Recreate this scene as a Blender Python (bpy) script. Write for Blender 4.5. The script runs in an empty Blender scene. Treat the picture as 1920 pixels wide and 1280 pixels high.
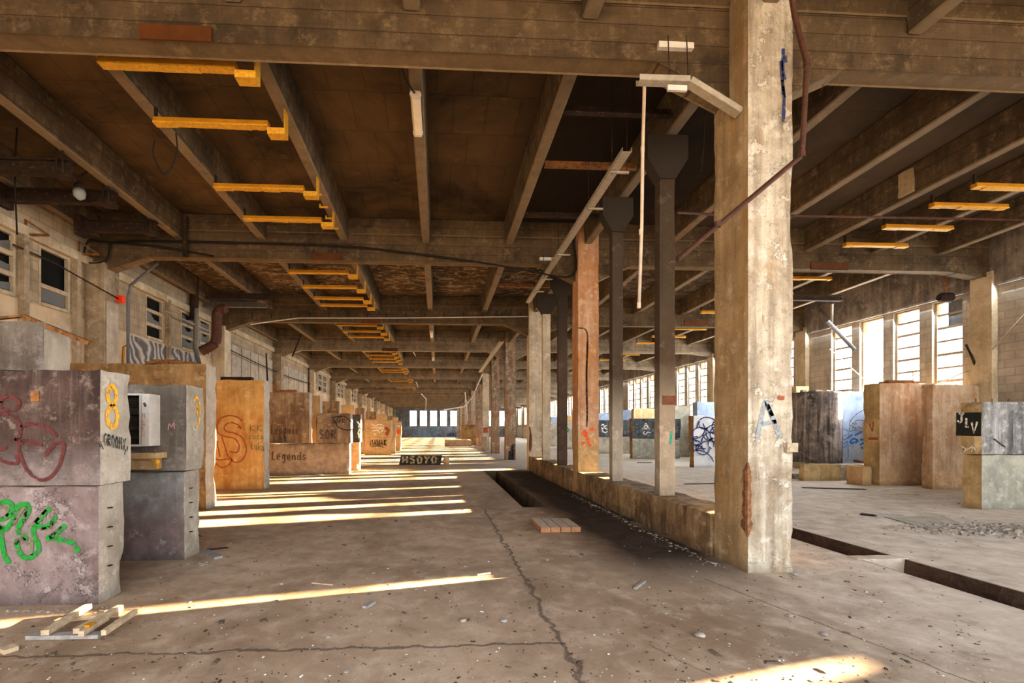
import bpy, bmesh, random
from math import *
from mathutils import Vector, noise
random.seed(7)
scn = bpy.context.scene
COL = scn.collection

# ------------------------------------------------------------------ camera model (16 mm lens, level, rise/shift)
K, PX, PY, YAW, EYE = 853.0, 866.0, 803.0, 0.052, 1.6
def ray(px, py):
    a = (px-PX)/K; b = (PY-py)/K
    return (sin(YAW)+a*cos(YAW), cos(YAW)-a*sin(YAW), b)
def atZ(px, py, z=0.0):
    d = ray(px, py); s = (z-EYE)/d[2]; return Vector((d[0]*s, d[1]*s, z))
def atY(px, py, Y):
    d = ray(px, py); s = Y/d[1]; return Vector((d[0]*s, Y, EYE+d[2]*s))
def atX(px, py, X):
    d = ray(px, py); s = X/d[0]; return Vector((X, d[1]*s, EYE+d[2]*s))
cam = bpy.data.cameras.new('camera'); co = bpy.data.objects.new('camera', cam); COL.objects.link(co)
cam.sensor_width = 36; cam.lens = K/1920*36; cam.clip_end = 500
cam.shift_x = (960-PX)/1920; cam.shift_y = (PY-640)/1920
co.location = (0, 0, EYE); co.rotation_euler = (pi/2, 0, -YAW)
scn.camera = co

# ------------------------------------------------------------------ materials
def new_mat(name):
    m = bpy.data.materials.new(name); m.use_nodes = True
    nt = m.node_tree; nt.nodes.clear(); return m, nt
class NT:
    def __init__(s, nt): s.nt = nt
    def n(s, t, **kw):
        x = s.nt.nodes.new(t)
        for k, v in kw.items():
            if k.startswith('_'): setattr(x, k[1:], v)
        for k, v in kw.items():
            if k.startswith('_'): continue
            key = int(k[1:]) if k[0] == 'i' and k[1:].isdigit() else k.replace('__', ' ')
            s.put(x.inputs[key], v)
        return x
    def put(s, sock, v):
        if isinstance(v, bpy.types.NodeSocket): s.nt.links.new(v, sock)
        elif isinstance(v, bpy.types.Node): s.nt.links.new(v.outputs[0], sock)
        else:
            if sock.type == 'RGBA' and len(v) == 3: v = (*v, 1)
            sock.default_value = v
    def math(s, op, a, b=0.0, c=None):
        x = s.n('ShaderNodeMath', _operation=op, i0=a, i1=b)
        if c is not None: s.put(x.inputs[2], c)
        return x.outputs[0]
    def noise(s, vec, scale, detail=4, rough=.6, dist=0.0):
        return s.n('ShaderNodeTexNoise', Vector=vec, Scale=scale, Detail=detail, Roughness=rough, Distortion=dist).outputs[0]
    def scale(s, vec, sc):
        return s.n('ShaderNodeVectorMath', _operation='MULTIPLY', i0=vec, i1=sc).outputs[0]
    def mix(s, f, a, b, blend='MIX'):
        x = s.nt.nodes.new('ShaderNodeMix'); x.data_type = 'RGBA'; x.blend_type = blend
        s.put(x.inputs[0], f); s.put(x.inputs[6], a); s.put(x.inputs[7], b); return x.outputs[2]
    def step(s, v, lo, hi):
        x = s.n('ShaderNodeMapRange', i0=v, i1=lo, i2=hi, i3=0.0, i4=1.0); return x.outputs[0]
    def out(s, col, rough=.9, bump=None, strength=.4, dist=.02, metal=0.0, spec=.25):
        p = s.n('ShaderNodeBsdfPrincipled', Base__Color=col, Roughness=rough, Metallic=metal)
        p.inputs['Specular IOR Level'].default_value = spec
        if bump is not None:
            b = s.n('ShaderNodeBump', Strength=strength, Distance=dist, Height=bump); s.nt.links.new(b.outputs[0], p.inputs['Normal'])
        o = s.nt.nodes.new('ShaderNodeOutputMaterial'); s.nt.links.new(p.outputs[0], o.inputs[0])
MATS = {}
def mul(c, f): return tuple(min(1, x*f) for x in c)
def concrete(name, base, dark=None, light=None, stain=None, stain_amt=.35, streak=.5, boards=0, soot=None, soot_z=None,
             bump=.5, scale=1.0, seed=0.0, grime=.6, low=None, peel=.45, under=0):
    """weathered cast concrete; soot_z=(z0,z1): soot fades in from z0 to z1; low=(colour,z0,z1): another colour below z"""
    if name in MATS: return MATS[name]
    m, nt = new_mat(name); T = NT(nt)
    dark = dark or mul(base, .45); light = light or mul(base, 1.55)
    tc = T.n('ShaderNodeTexCoord').outputs['Object']
    v = T.n('ShaderNodeVectorMath', _operation='ADD', i0=tc, i1=(seed*3.1, seed*1.7, seed*.9)).outputs[0]
    n1 = T.noise(v, 1.3*scale, 9, .68, .4)
    n2 = T.noise(v, 5.5*scale, 8, .7)
    n3 = T.noise(v, 40*scale, 5, .75)
    st = T.noise(T.scale(v, (5, 5, .35)), 1.6*scale, 6, .65)
    c = T.mix(T.step(n1, .36, .62), dark, base)
    c = T.mix(T.math('MULTIPLY', T.step(n2, .53, .72), .8), c, light)
    c = T.mix(T.math('MULTIPLY', T.step(st, .5, .68), streak), c, mul(dark, .8))
    c = T.mix(T.math('MULTIPLY', T.step(st, .47, .3), streak*.6), c, light)
    if stain:
        sn = T.noise(T.scale(v, (2.4, 2.4, .6)), 1.1*scale, 7, .7, .6)
        c = T.mix(T.math('MULTIPLY', T.step(sn, .62-stain_amt*.35, .72-stain_amt*.2), .85), c, stain)
    if low:
        sp = T.n('ShaderNodeSeparateXYZ', i0=tc)
        zz = T.math('ADD', sp.outputs[2], T.math('MULTIPLY', T.math('SUBTRACT', n1, .5), .5))
        c = T.mix(T.step(zz, low[1], low[2]), c, T.mix(T.step(n2, .35, .65), mul(low[0], .6), low[0]))
    if soot_z:
        sp = T.n('ShaderNodeSeparateXYZ', i0=tc)
        zz = T.math('ADD', sp.outputs[2], T.math('MULTIPLY', T.math('SUBTRACT', n1, .5), 1.2))
        c = T.mix(T.math('MULTIPLY', T.step(zz, soot_z[0], soot_z[1]), .9), c, soot or (.03, .025, .02))
    pl = T.noise(v, 3.4*scale, 12, .78, .05)
    c = T.mix(T.math('MULTIPLY', T.step(pl, .57, .60), peel), c, light)
    c = T.mix(T.math('MULTIPLY', T.step(pl, .41, .38), peel), c, mul(dark, .75))
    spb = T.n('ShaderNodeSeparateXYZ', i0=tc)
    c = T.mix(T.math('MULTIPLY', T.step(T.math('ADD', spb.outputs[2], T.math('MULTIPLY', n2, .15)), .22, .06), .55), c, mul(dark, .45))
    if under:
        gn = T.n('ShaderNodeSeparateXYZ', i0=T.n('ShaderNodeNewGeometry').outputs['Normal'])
        c = T.mix(T.math('MULTIPLY', T.math('LESS_THAN', gn.outputs[2], -.5), under), c, light)  # downward faces painted lighter, imitating light bounced up from the floor
    # pits and speckle
    c = T.mix(T.math('MULTIPLY', T.step(n3, .6, .66), grime), c, mul(dark, .45))
    h = T.math('ADD', T.math('ADD', T.math('MULTIPLY', n2, .6), T.math('MULTIPLY', n3, .5)), T.math('MULTIPLY', T.step(pl, .565, .58), .25))
    if boards:
        sp = T.n('ShaderNodeSeparateXYZ', i0=v)
        fr = T.math('FRACT', T.math('ADD', T.math('MULTIPLY', sp.outputs[2], 1/boards), T.math('MULTIPLY', n1, .12)))
        ln = T.math('LESS_THAN', fr, .05)
        bid = T.math('FLOOR', T.math('MULTIPLY', sp.outputs[2], 1/boards))
        wn = T.n('ShaderNodeTexWhiteNoise', _noise_dimensions='1D', W=bid).outputs[0]
        c = T.mix(T.math('MULTIPLY', wn, .35), c, mul(light, .9))
        c = T.mix(T.math('MULTIPLY', ln, .6), c, mul(dark, .6))
        gr = T.noise(T.scale(v, (1.5, 1.5, 30)), 2, 4, .6)
        c = T.mix(T.math('MULTIPLY', T.step(gr, .5, .7), .25), c, dark)
        h = T.math('SUBTRACT', h, T.math('MULTIPLY', ln, .5))
    T.out(c, .92, h, bump, .02)
    MATS[name] = m; return m
def plain(name, base, rough=.7, metal=0, var=.4, scale=8, rust=None, rust_amt=.5, bump=.2):
    if name in MATS: return MATS[name]
    m, nt = new_mat(name); T = NT(nt)
    tc = T.n('ShaderNodeTexCoord').outputs['Object']
    n1 = T.noise(tc, scale, 6, .65)
    c = T.mix(T.step(n1, .35, .65), mul(base, 1-var), base)
    if rust:
        n2 = T.noise(tc, scale*2.2, 7, .7)
        c = T.mix(T.step(n2, .68-rust_amt*.3, .72-rust_amt*.2), c, rust)
    T.out(c, rough, n1, bump, .01, metal)
    MATS[name] = m; return m

TAN = (.40, .28, .155)
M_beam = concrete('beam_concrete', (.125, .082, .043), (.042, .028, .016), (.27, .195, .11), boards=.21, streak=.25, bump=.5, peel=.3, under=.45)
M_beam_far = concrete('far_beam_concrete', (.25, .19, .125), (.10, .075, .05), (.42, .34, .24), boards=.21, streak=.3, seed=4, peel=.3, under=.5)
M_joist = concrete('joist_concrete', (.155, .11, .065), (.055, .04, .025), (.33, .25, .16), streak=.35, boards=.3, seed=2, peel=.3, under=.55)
M_pillar = concrete('pillar_concrete', (.56, .50, .40), (.28, .22, .155), (.74, .70, .62), stain=(.36, .24, .12), stain_amt=.25, streak=.75, bump=.8)
M_pillar_side = concrete('ochre_pillar_side', (.46, .345, .20), (.27, .19, .10), (.60, .49, .33), stain=(.38, .23, .09), stain_amt=.35, streak=.7, seed=1.3)
M_pillar_rust = concrete('rusty_pillar_concrete', (.58, .38, .24), (.40, .20, .11), (.72, .56, .40), stain=(.50, .23, .07), stain_amt=.45, streak=.6, low=((.60, .40, .19), 1.6, 1.0))
M_pillar_pale = concrete('pale_pillar_concrete', (.60, .52, .39), (.38, .31, .22), (.78, .72, .6), streak=.4, seed=8)
M_pillar_mix = concrete('sooty_pillar_concrete', (.42, .33, .22), (.16, .12, .09), (.68, .60, .48), stain=(.3, .14, .07), stain_amt=.5, streak=.8, seed=5)
M_post = concrete('sooty_post_concrete', (.46, .40, .31), (.28, .23, .18), (.58, .52, .42), soot=(.05, .028, .014), soot_z=(1.0, 2.1), streak=.3, peel=.1)
M_post2 = concrete('dark_post_concrete', (.13, .09, .065), (.08, .055, .04), (.2, .15, .11), soot=(.05, .04, .03), soot_z=(3, 4.5), streak=.3, peel=.05)
M_kerb = concrete('kerb_concrete', (.40, .28, .155), (.15, .095, .05), (.58, .46, .3), stain=(.10, .058, .03), stain_amt=.4, streak=.5, bump=.9)
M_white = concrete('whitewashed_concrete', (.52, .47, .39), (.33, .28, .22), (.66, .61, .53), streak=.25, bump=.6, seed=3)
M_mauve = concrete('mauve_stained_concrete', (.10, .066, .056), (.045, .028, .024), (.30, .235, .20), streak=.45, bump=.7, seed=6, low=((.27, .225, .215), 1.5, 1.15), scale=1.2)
M_lilac = concrete('pale_mauve_concrete', (.29, .235, .225), (.14, .095, .09), (.42, .365, .35), streak=.25, bump=1.0, seed=2.2)
M_grey = concrete('grey_concrete', (.22, .19, .16), (.11, .09, .075), (.34, .31, .29), streak=.5, seed=7)
M_bluegrey = concrete('blue_grey_concrete', (.30, .295, .285), (.17, .15, .14), (.42, .42, .42), streak=.2, seed=9, low=((.24, .18, .165), .8, .4))
M_brown = concrete('brown_concrete', (.40, .26, .12), (.18, .105, .045), (.55, .40, .22), streak=.4, seed=1.5)
M_orange = concrete('ochre_stained_concrete', (.56, .38, .15), (.40, .235, .08), (.66, .50, .27), stain=(.36, .155, .035), stain_amt=.35, streak=.5, seed=11)
M_umber = concrete('umber_stained_concrete', (.42, .31, .20), (.22, .15, .09), (.58, .46, .33), stain=(.17, .10, .06), stain_amt=.45, streak=.7, seed=12, low=((.55, .40, .27), 1.1, .6))
M_ochreside = concrete('ochre_side_concrete', (.50, .38, .20), (.30, .21, .10), (.62, .52, .34), streak=.4, seed=24)
P_solid_black = plain('solid_black_paint', (.03, .028, .026), .8, 0, .3)
P_bandbrown = plain('brown_band', (.20, .085, .05), .85, 0, .4)
M_swirlwhite = concrete('bright_white_paint', (.72, .72, .72), (.55, .55, .56), (.82, .82, .82), streak=.1, peel=.1, grime=.1, seed=27)
M_sand = concrete('sandy_concrete', (.60, .43, .235), (.42, .28, .14), (.68, .54, .36), streak=.35, seed=13)
M_rb = concrete('rust_streaked_concrete', (.60, .46, .33), (.40, .26, .16), (.70, .60, .48), stain=(.38, .23, .12), stain_amt=.45, streak=.7, seed=14, low=((.66, .46, .27), .7, .3))
M_steelgrey = concrete('steel_grey_concrete', (.36, .35, .33), (.1, .1, .1), (.62, .62, .62), streak=1.0, seed=15)
M_greenish = concrete('greenish_grey_concrete', (.46, .45, .37), (.28, .27, .23), (.6, .6, .52), streak=.2, seed=16)
M_bluewhite = concrete('blue_white_concrete', (.36, .45, .58), (.24, .31, .42), (.50, .58, .68), streak=.3, seed=17)
M_drum = concrete('sooty_drum_concrete', (.27, .24, .22), (.05, .045, .045), (.46, .43, .40), streak=1.2, seed=18)
M_darkblock = concrete('dark_painted_concrete', (.10, .11, .12), (.04, .045, .05), (.3, .3, .28), streak=.4, seed=19)
def block_wall(name, base, cx, cz, mortar=.7, dark=.5, seed=0):
    """concrete blockwork on a wall running along Y"""
    m, nt = new_mat(name); T = NT(nt)
    tc = T.n('ShaderNodeTexCoord').outputs['Object']; sp = T.n('ShaderNodeSeparateXYZ', i0=tc)
    uv = T.n('ShaderNodeCombineXYZ', i0=sp.outputs[cx], i1=sp.outputs[2]).outputs[0]
    br = T.n('ShaderNodeTexBrick', Vector=uv, Color1=base, Color2=mul(base, .82), Mortar=mul(base, mortar), Scale=1.0)
    br.inputs['Mortar Size'].default_value = .012; br.inputs['Brick Width'].default_value = .42; br.inputs['Row Height'].default_value = .21
    n1 = T.noise(tc, 1.1, 8, .65, .3); st = T.noise(T.scale(tc, (4, 4, .4)), 1.3, 5)
    c = T.mix(T.math('MULTIPLY', T.step(n1, .6, .38), dark), br.outputs[0], mul(base, .35))
    c = T.mix(T.math('MULTIPLY', T.step(st, .52, .7), .5), c, mul(base, .4))
    # pale render on the lower band
    zz = T.math('ADD', sp.outputs[2], T.math('MULTIPLY', n1, .1))
    c = T.mix(T.step(zz, cz+.02, cz-.02), c, T.mix(T.step(n1, .35, .6), mul(base, .8), mul(base, 1.25)))
    T.out(c, .95, T.math('ADD', br.outputs[1], n1), .4, .01); return m
M_wall_l = block_wall('left_wall_blockwork', (.50, .41, .29), 1, 4.2, dark=.45)
M_wall_r = block_wall('right_wall_blockwork', (.56, .50, .42), 1, 1.9)
M_lintel = concrete('lintel_concrete', (.30, .26, .22), (.12, .10, .09), (.46, .41, .36), streak=.6, seed=21)
M_pil_pale = concrete('pale_pilaster_concrete', (.60, .51, .37), (.40, .32, .21), (.72, .64, .5), streak=.35, seed=22)
M_pil_dark = concrete('brown_pilaster_concrete', (.42, .34, .24), (.22, .17, .11), (.58, .48, .36), streak=.4, seed=23)

def ceiling_mat():
    m, nt = new_mat('sooty_ceiling'); T = NT(nt)
    tc = T.n('ShaderNodeTexCoord').outputs['Object']; sp = T.n('ShaderNodeSeparateXYZ', i0=tc)
    n1 = T.noise(tc, .55, 8, .6, .5); n2 = T.noise(tc, 4, 8, .7)
    n3 = T.noise(tc, 25, 5, .7)
    base, dark = (.165, .106, .05), (.05, .032, .016)
    c = T.mix(T.step(n1, .35, .6), dark, base)
    c = T.mix(T.math('MULTIPLY', T.step(n2, .58, .75), .5), c, (.27, .185, .09))
    uv = T.n('ShaderNodeCombineXYZ', i0=sp.outputs[0], i1=sp.outputs[1]).outputs[0]
    uvw = T.n('ShaderNodeVectorMath', _operation='ADD', i0=uv, i1=T.scale(T.n('ShaderNodeTexNoise', Vector=tc, Scale=3.0).outputs[1], (.05, .05, 0))).outputs[0]
    br = T.n('ShaderNodeTexBrick', Vector=uvw, Color1=(1, 1, 1), Color2=(.8, .8, .8), Mortar=(.5, .5, .5), Scale=1.0)
    br.inputs['Mortar Size'].default_value = .014; br.inputs['Brick Width'].default_value = .55; br.inputs['Row Height'].default_value = .9
    c = T.mix(.55, c, T.mix(1, c, br.outputs[0], 'MULTIPLY'))
    # heavy soot over the pillar row, greyer to the right
    x = T.math('ADD', sp.outputs[0], T.math('MULTIPLY', T.math('SUBTRACT', n1, .5), 3.5))
    s1 = T.math('MULTIPLY', T.step(x, .9, 2.6), T.step(x, 8.5, 5.0))
    y = sp.outputs[1]
    s1 = T.math('MULTIPLY', s1, T.step(T.math('ADD', y, T.math('MULTIPLY', n1, 6)), 26, 14))
    c = T.mix(T.math('MULTIPLY', s1, .88), c, (.022, .017, .014))
    c = T.mix(T.math('MULTIPLY', T.step(x, 4, 9), .6), c, (.16, .135, .11))
    # flaked second bay
    fl = T.math('MULTIPLY', T.step(T.noise(T.scale(tc, (1, 1.8, 1)), 2.2, 9, .75, 1.5), .5, .58), T.math('MULTIPLY', T.step(y, 11.5, 12.2), T.step(y, 17.5, 16.5)))
    c = T.mix(T.math('MULTIPLY', fl, .7), c, (.46, .38, .28))
    T.out(c, .95, T.math('ADD', n2, T.math('MULTIPLY', n3, .4)), .5, .03); return m
M_ceiling = ceiling_mat()

def floor_mat():
    m, nt = new_mat('dusty_concrete_floor'); T = NT(nt)
    tc = T.n('ShaderNodeTexCoord').outputs['Object']; sp = T.n('ShaderNodeSeparateXYZ', i0=tc)
    X, Y = sp.outputs[0], sp.outputs[1]
    n1 = T.noise(tc, .45, 8, .62, .4); n2 = T.noise(tc, 3.2, 9, .7, .3); n3 = T.noise(tc, 30, 6, .75); n4 = T.noise(tc, 110, 3, .7)
    c = T.mix(T.step(n1, .38, .62), (.30, .20, .125), (.51, .375, .262))
    c = T.mix(T.math('MULTIPLY', T.step(n2, .5, .7), .6), c, (.62, .50, .38))
    c = T.mix(T.math('MULTIPLY', T.step(n2, .46, .32), .6), c, (.22, .16, .11))
    # paler, greyer slab to the right of the pillar row and further off
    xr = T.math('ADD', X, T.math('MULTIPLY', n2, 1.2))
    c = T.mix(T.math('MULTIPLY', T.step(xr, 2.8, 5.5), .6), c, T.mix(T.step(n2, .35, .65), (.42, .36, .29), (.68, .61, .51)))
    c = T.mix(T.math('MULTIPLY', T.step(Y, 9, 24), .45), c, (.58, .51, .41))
    # speckle of grit
    c = T.mix(T.math('MULTIPLY', T.step(n3, .62, .7), .75), c, (.12, .085, .06))
    c = T.mix(T.step(n4, .72, .76), c, (.72, .66, .56))
    # joints and cracks
    def line(u, pos, w, wob, amt, lo=None, hi=None, along=None):
        nonlocal c
        d = T.math('ABSOLUTE', T.math('SUBTRACT', T.math('ADD', u, T.math('MULTIPLY', T.math('SUBTRACT', n2, .5), wob)), pos))
        k = T.step(d, w*1.0, w*.25)
        if along is not None:
            k = T.math('MULTIPLY', k, T.math('MULTIPLY', T.math('GREATER_THAN', along, lo), T.math('LESS_THAN', along, hi)))
        c = T.mix(T.math('MULTIPLY', k, amt), c, (.10, .065, .045))
        return k
    k1 = line(X, .92, .03, .32, .75, 1.0, 9.0, Y)
    k2 = line(Y, 3.35, .022, .22, .7, -8, .95, X)
    k3 = line(T.math('ADD', X, T.math('MULTIPLY', Y, .27)), 4.1, .013, .12, .7, 1.0, 4.7, Y)
    k4 = line(T.math('ADD', X, T.math('MULTIPLY', Y, .5)), 3.2, .012, .2, .5, 1.0, 3.3, Y)
    k5 = line(Y, 9.0, .02, .1, .4, .9, 1.7, X)
    # soot and damp dirt between the pit and the kerb
    xs = T.math('ADD', X, T.math('MULTIPLY', T.math('SUBTRACT', n1, .5), 1.6))
    dk = T.math('MULTIPLY', T.step(xs, 1.7, 2.5), T.step(xs, 3.7, 3.4))
    ys = T.math('ADD', Y, T.math('MULTIPLY', T.math('SUBTRACT', n2, .5), .8))
    dk = T.math('MULTIPLY', dk, T.math('MULTIPLY', T.step(ys, 4.2, 5.6), T.step(Y, 17.6, 16.6)))
    c = T.mix(T.math('MULTIPLY', dk, .92), c, T.mix(T.step(n2, .4, .65), (.018, .011, .009), (.052, .031, .023)))
    h = T.math('ADD', T.math('MULTIPLY', n2, .6), T.math('ADD', T.math('MULTIPLY', n3, .5), T.math('MULTIPLY', n4, .12)))
    for k in (k1, k2, k3): h = T.math('SUBTRACT', h, T.math('MULTIPLY', k, .5))
    T.out(c, .85, h, .55, .02, spec=.3); return m
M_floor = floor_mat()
M_trench = concrete('trench_earth', (.28, .17, .11), (.1, .06, .04), (.42, .3, .22), bump=1.2, scale=3, streak=.1)
M_yellow = plain('yellow_paint', (.55, .255, .012), .5, 0, .25, 10, rust=(.28, .14, .03), rust_amt=.25)
M_yellow_edge = plain('flaking_yellow_paint', (.75, .42, .04), .6, 0, .3, 25, rust=(.35, .2, .05), rust_amt=.3)
M_orangeplate = plain('ochre_steel', (.13, .045, .010), .7, 0, .35, 4)
M_steel = plain('dark_rusted_steel', (.06, .038, .025), .8, .2, .5, 6, rust=(.14, .065, .03), rust_amt=.4)
M_rustpipe = plain('rusted_pipe', (.12, .055, .035), .65, .2, .35, 9, rust=(.17, .09, .06), rust_amt=.3)
M_rust = plain('rust', (.36, .17, .06), .85, .1, .5, 8, rust=(.12, .06, .03))
M_black = plain('black_rubber', (.02, .017, .014), .7, 0, .3)
M_galv = plain('galvanised_steel', (.52, .47, .38), .5, .3, .25, 12)
M_whitepaint = plain('white_paint', (.70, .66, .60), .55, 0, .15, 10, rust=(.3, .24, .18), rust_amt=.1)
M_lampglass = plain('lamp_diffuser', (.85, .78, .62), .4, 0, .1)
M_pvc = plain('cream_pipe', (.66, .54, .42), .5, 0, .2)
M_greypipe = plain('grey_pipe', (.2, .2, .2), .6, 0, .3)
M_red = plain('red_plastic', (.85, .07, .02), .5, 0, .15)
M_wood = plain('weathered_wood', (.62, .48, .32), .85, 0, .35, 14, rust=(.3, .2, .12), rust_amt=.2)
M_greywood = plain('grey_wood', (.36, .33, .30), .85, 0, .35, 14)
M_clay = plain('terracotta', (.42, .22, .12), .9, 0, .3, 10)
M_claytop = plain('dusty_clay_top', (.50, .40, .31), .9, 0, .3, 18)
M_frame = plain('window_frame_concrete', (.46, .38, .29), .85, 0, .3, 6)
M_frame_l = plain('cream_window_frame', (.55, .46, .33), .85, 0, .3, 6)
M_dark = plain('black_void', (.012, .012, .011), .9, 0, .2)
M_grille = plain('black_grille', (.04, .035, .03), .6, .3, .3)
M_rubble = plain('rubble_stone', (.42, .36, .30), .95, 0, .5, 10)
def glass(name, col, alpha, rough=.1):
    m, nt = new_mat(name); T = NT(nt)
    tc = T.n('ShaderNodeTexCoord').outputs['Object']
    n = T.noise(tc, 2.5, 6, .7)
    tr = T.n('ShaderNodeBsdfTransparent', Color=(1, 1, 1))
    pr = T.n('ShaderNodeBsdfPrincipled', Base__Color=col, Roughness=rough)
    f = T.math('ADD', alpha, T.math('MULTIPLY', T.math('SUBTRACT', n, .5), .3))
    f.node.use_clamp = True
    mx = T.n('ShaderNodeMixShader', i0=f, i1=tr, i2=pr)
    o = nt.nodes.new('ShaderNodeOutputMaterial'); nt.links.new(mx.outputs[0], o.inputs[0]); return m
M_glass = glass('window_glass', (.75, .8, .85), .05)
M_dirtyglass = glass('dirty_glass', (.17, .17, .16), .95, .5)
M_milky = glass('milky_glass', (.40, .44, .45), .75, .5)
def paint(name, col):
    if name in MATS: return MATS[name]
    m, nt = new_mat(name); T = NT(nt)
    tc = T.n('ShaderNodeTexCoord').outputs['Object']; n = T.noise(tc, 18, 6, .75)
    p = T.n('ShaderNodeBsdfPrincipled', Base__Color=col, Roughness=.8); tr = T.n('ShaderNodeBsdfTransparent')
    mx = T.n('ShaderNodeMixShader', i0=T.step(n, .36, .5), i1=tr, i2=p)
    o = nt.nodes.new('ShaderNodeOutputMaterial'); nt.links.new(mx.outputs[0], o.inputs[0]); MATS[name] = m; return m
P_black = paint('black_spray', (.03, .028, .026)); P_yel = paint('yellow_spray', (.95, .50, .04)); P_green = paint('green_spray', (.01, .24, .03))
P_olive = paint('olive_spray', (.16, .17, .09)); P_red = paint('dark_red_spray', (.11, .022, .02)); P_red2 = paint('red_spray', (.34, .085, .035))
P_white = paint('white_spray', (.85, .82, .75)); P_brown = paint('faded_brown_spray', (.13, .085, .055)); P_blue = paint('blue_spray', (.02, .16, .50))
P_navy = paint('navy_spray', (.03, .045, .14)); P_orange = paint('orange_spray', (.8, .12, .02)); P_teal = paint('teal_spray', (.0, .38, .27)); P_pale = paint('pale_khaki_spray', (.42, .36, .22)); P_pink = paint('pink_pen', (.55, .28, .24))

# ------------------------------------------------------------------ mesh building
class MB:
    def __init__(s): s.v = []; s.f = []; s.mi = []; s.cur = 0
    def add(s, vs, fs):
        o = len(s.v); s.v += [tuple(v) for v in vs]; s.f += [tuple(i+o for i in f) for f in fs]; s.mi += [s.cur]*len(fs); return s
    def box(s, x0, x1, y0, y1, z0, z1):
        v = [(x, y, z) for x in (x0, x1) for y in (y0, y1) for z in (z0, z1)]
        return s.add(v, [(0, 1, 3, 2), (4, 6, 7, 5), (0, 4, 5, 1), (2, 3, 7, 6), (0, 2, 6, 4), (1, 5, 7, 3)])
    def prism(s, pts, axis, a, b):
        """closed polygon pts extruded along axis ('x' pts=(y,z); 'y' pts=(x,z); 'z' pts=(x,y))"""
        f = {'x': lambda p, t: (t, p[0], p[1]), 'y': lambda p, t: (p[0], t, p[1]), 'z': lambda p, t: (p[0], p[1], t)}[axis]
        n = len(pts); v = [f(p, a) for p in pts]+[f(p, b) for p in pts]
        return s.add(v, [tuple(range(n)), tuple(range(2*n-1, n-1, -1))]+[(i, (i+1) % n+0, (i+1) % n+n, i+n) for i in range(n)])
    def tube(s, pts, r, n=8, caps=True):
        pts = [Vector(p) for p in pts]; rings = []
        for i, p in enumerate(pts):
            d = (pts[min(i+1, len(pts)-1)]-pts[max(i-1, 0)]).normalized()
            up = Vector((0, 0, 1)) if abs(d.z) < .9 else Vector((0, 1, 0))
            a = d.cross(up).normalized(); b = d.cross(a).normalized()
            rr = r[i] if isinstance(r, (list, tuple)) else r
            rings.append([p+(a*cos(2*pi*k/n)+b*sin(2*pi*k/n))*rr for k in range(n)])
        v = [q for R in rings for q in R]; f = []
        for i in range(len(pts)-1):
            for k in range(n):
                f.append((i*n+k, i*n+(k+1) % n, (i+1)*n+(k+1) % n, (i+1)*n+k))
        if caps: f += [tuple(range(n)), tuple(range(len(v)-1, len(v)-n-1, -1))]
        return s.add(v, f)
    def bar(s, a, b, w, h):
        """rectangular bar from a to b, w sideways, h tall"""
        a, b = Vector(a), Vector(b); d = (b-a).normalized()
        up = Vector((0, 0, 1)) if abs(d.z) < .9 else Vector((0, 1, 0))
        x = d.cross(up).normalized()*w/2; y = x.cross(d).normalized()*h/2
        v = [p+sx*x+sy*y for p in (a, b) for sx, sy in ((-1, -1), (1, -1), (1, 1), (-1, 1))]
        return s.add(v, [(3, 2, 1, 0), (4, 5, 6, 7)]+[(i, (i+1) % 4, (i+1) % 4+4, i+4) for i in range(4)])
    def lathe(s, prof, c, n=20):
        v = [(c[0]+r*cos(2*pi*k/n), c[1]+r*sin(2*pi*k/n), c[2]+z) for r, z in prof for k in range(n)]
        f = [(i*n+k, i*n+(k+1) % n, (i+1)*n+(k+1) % n, (i+1)*n+k) for i in range(len(prof)-1) for k in range(n)]
        f += [tuple(range(n-1, -1, -1)), tuple(range(len(v)-n, len(v)))]
        return s.add(v, f)
    def rough(s, x0, x1, y0, y1, z0, z1, res=.12, amp=.02, seed=0, keep_bottom=True):
        """box with chipped, worn edges: grid faces stay flat, edge vertices bite inwards"""
        n = [max(1, min(60, int(round((b-a)/res)))) for a, b in ((x0, x1), (y0, y1), (z0, z1))]
        lo, hi = (x0, y0, z0), (x1, y1, z1); ids = {}; vs = []
        def vid(i, j, k):
            key = (i, j, k)
            if key in ids: return ids[key]
            t = [lo[a]+(hi[a]-lo[a])*q/n[a] for a, q in enumerate(key)]
            ext = [q in (0, n[a]) for a, q in enumerate(key)]
            if sum(ext) >= 2:
                p = Vector((t[0]+seed*7.3, t[1]+seed*2.1, t[2]))
                w = abs(noise.noise(p*2.3))*1.3+max(0, noise.noise(p*6.1))*1.2+max(0, noise.noise(p*.9)-.2)*4
                w = amp*min(w, 4)
                for a in range(3):
                    if ext[a] and not (a == 2 and key[2] == 0 and keep_bottom):
                        t[a] += w*(1 if key[a] == 0 else -1)*min(1, (hi[a]-lo[a])/.3)
            ids[key] = len(vs); vs.append(tuple(t)); return ids[key]
        fs = []
        for a in range(3):
            b, c = (a+1) % 3, (a+2) % 3
            for side in (0, n[a]):
                for p in range(n[b]):
                    for q in range(n[c]):
                        def k(pp, qq):
                            key = [0, 0, 0]; key[a] = side; key[b] = pp; key[c] = qq; return vid(*key)
                        f = (k(p, q), k(p+1, q), k(p+1, q+1), k(p, q+1))
                        fs.append(f if side else f[::-1])
        return s.add(vs, fs)
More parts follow.
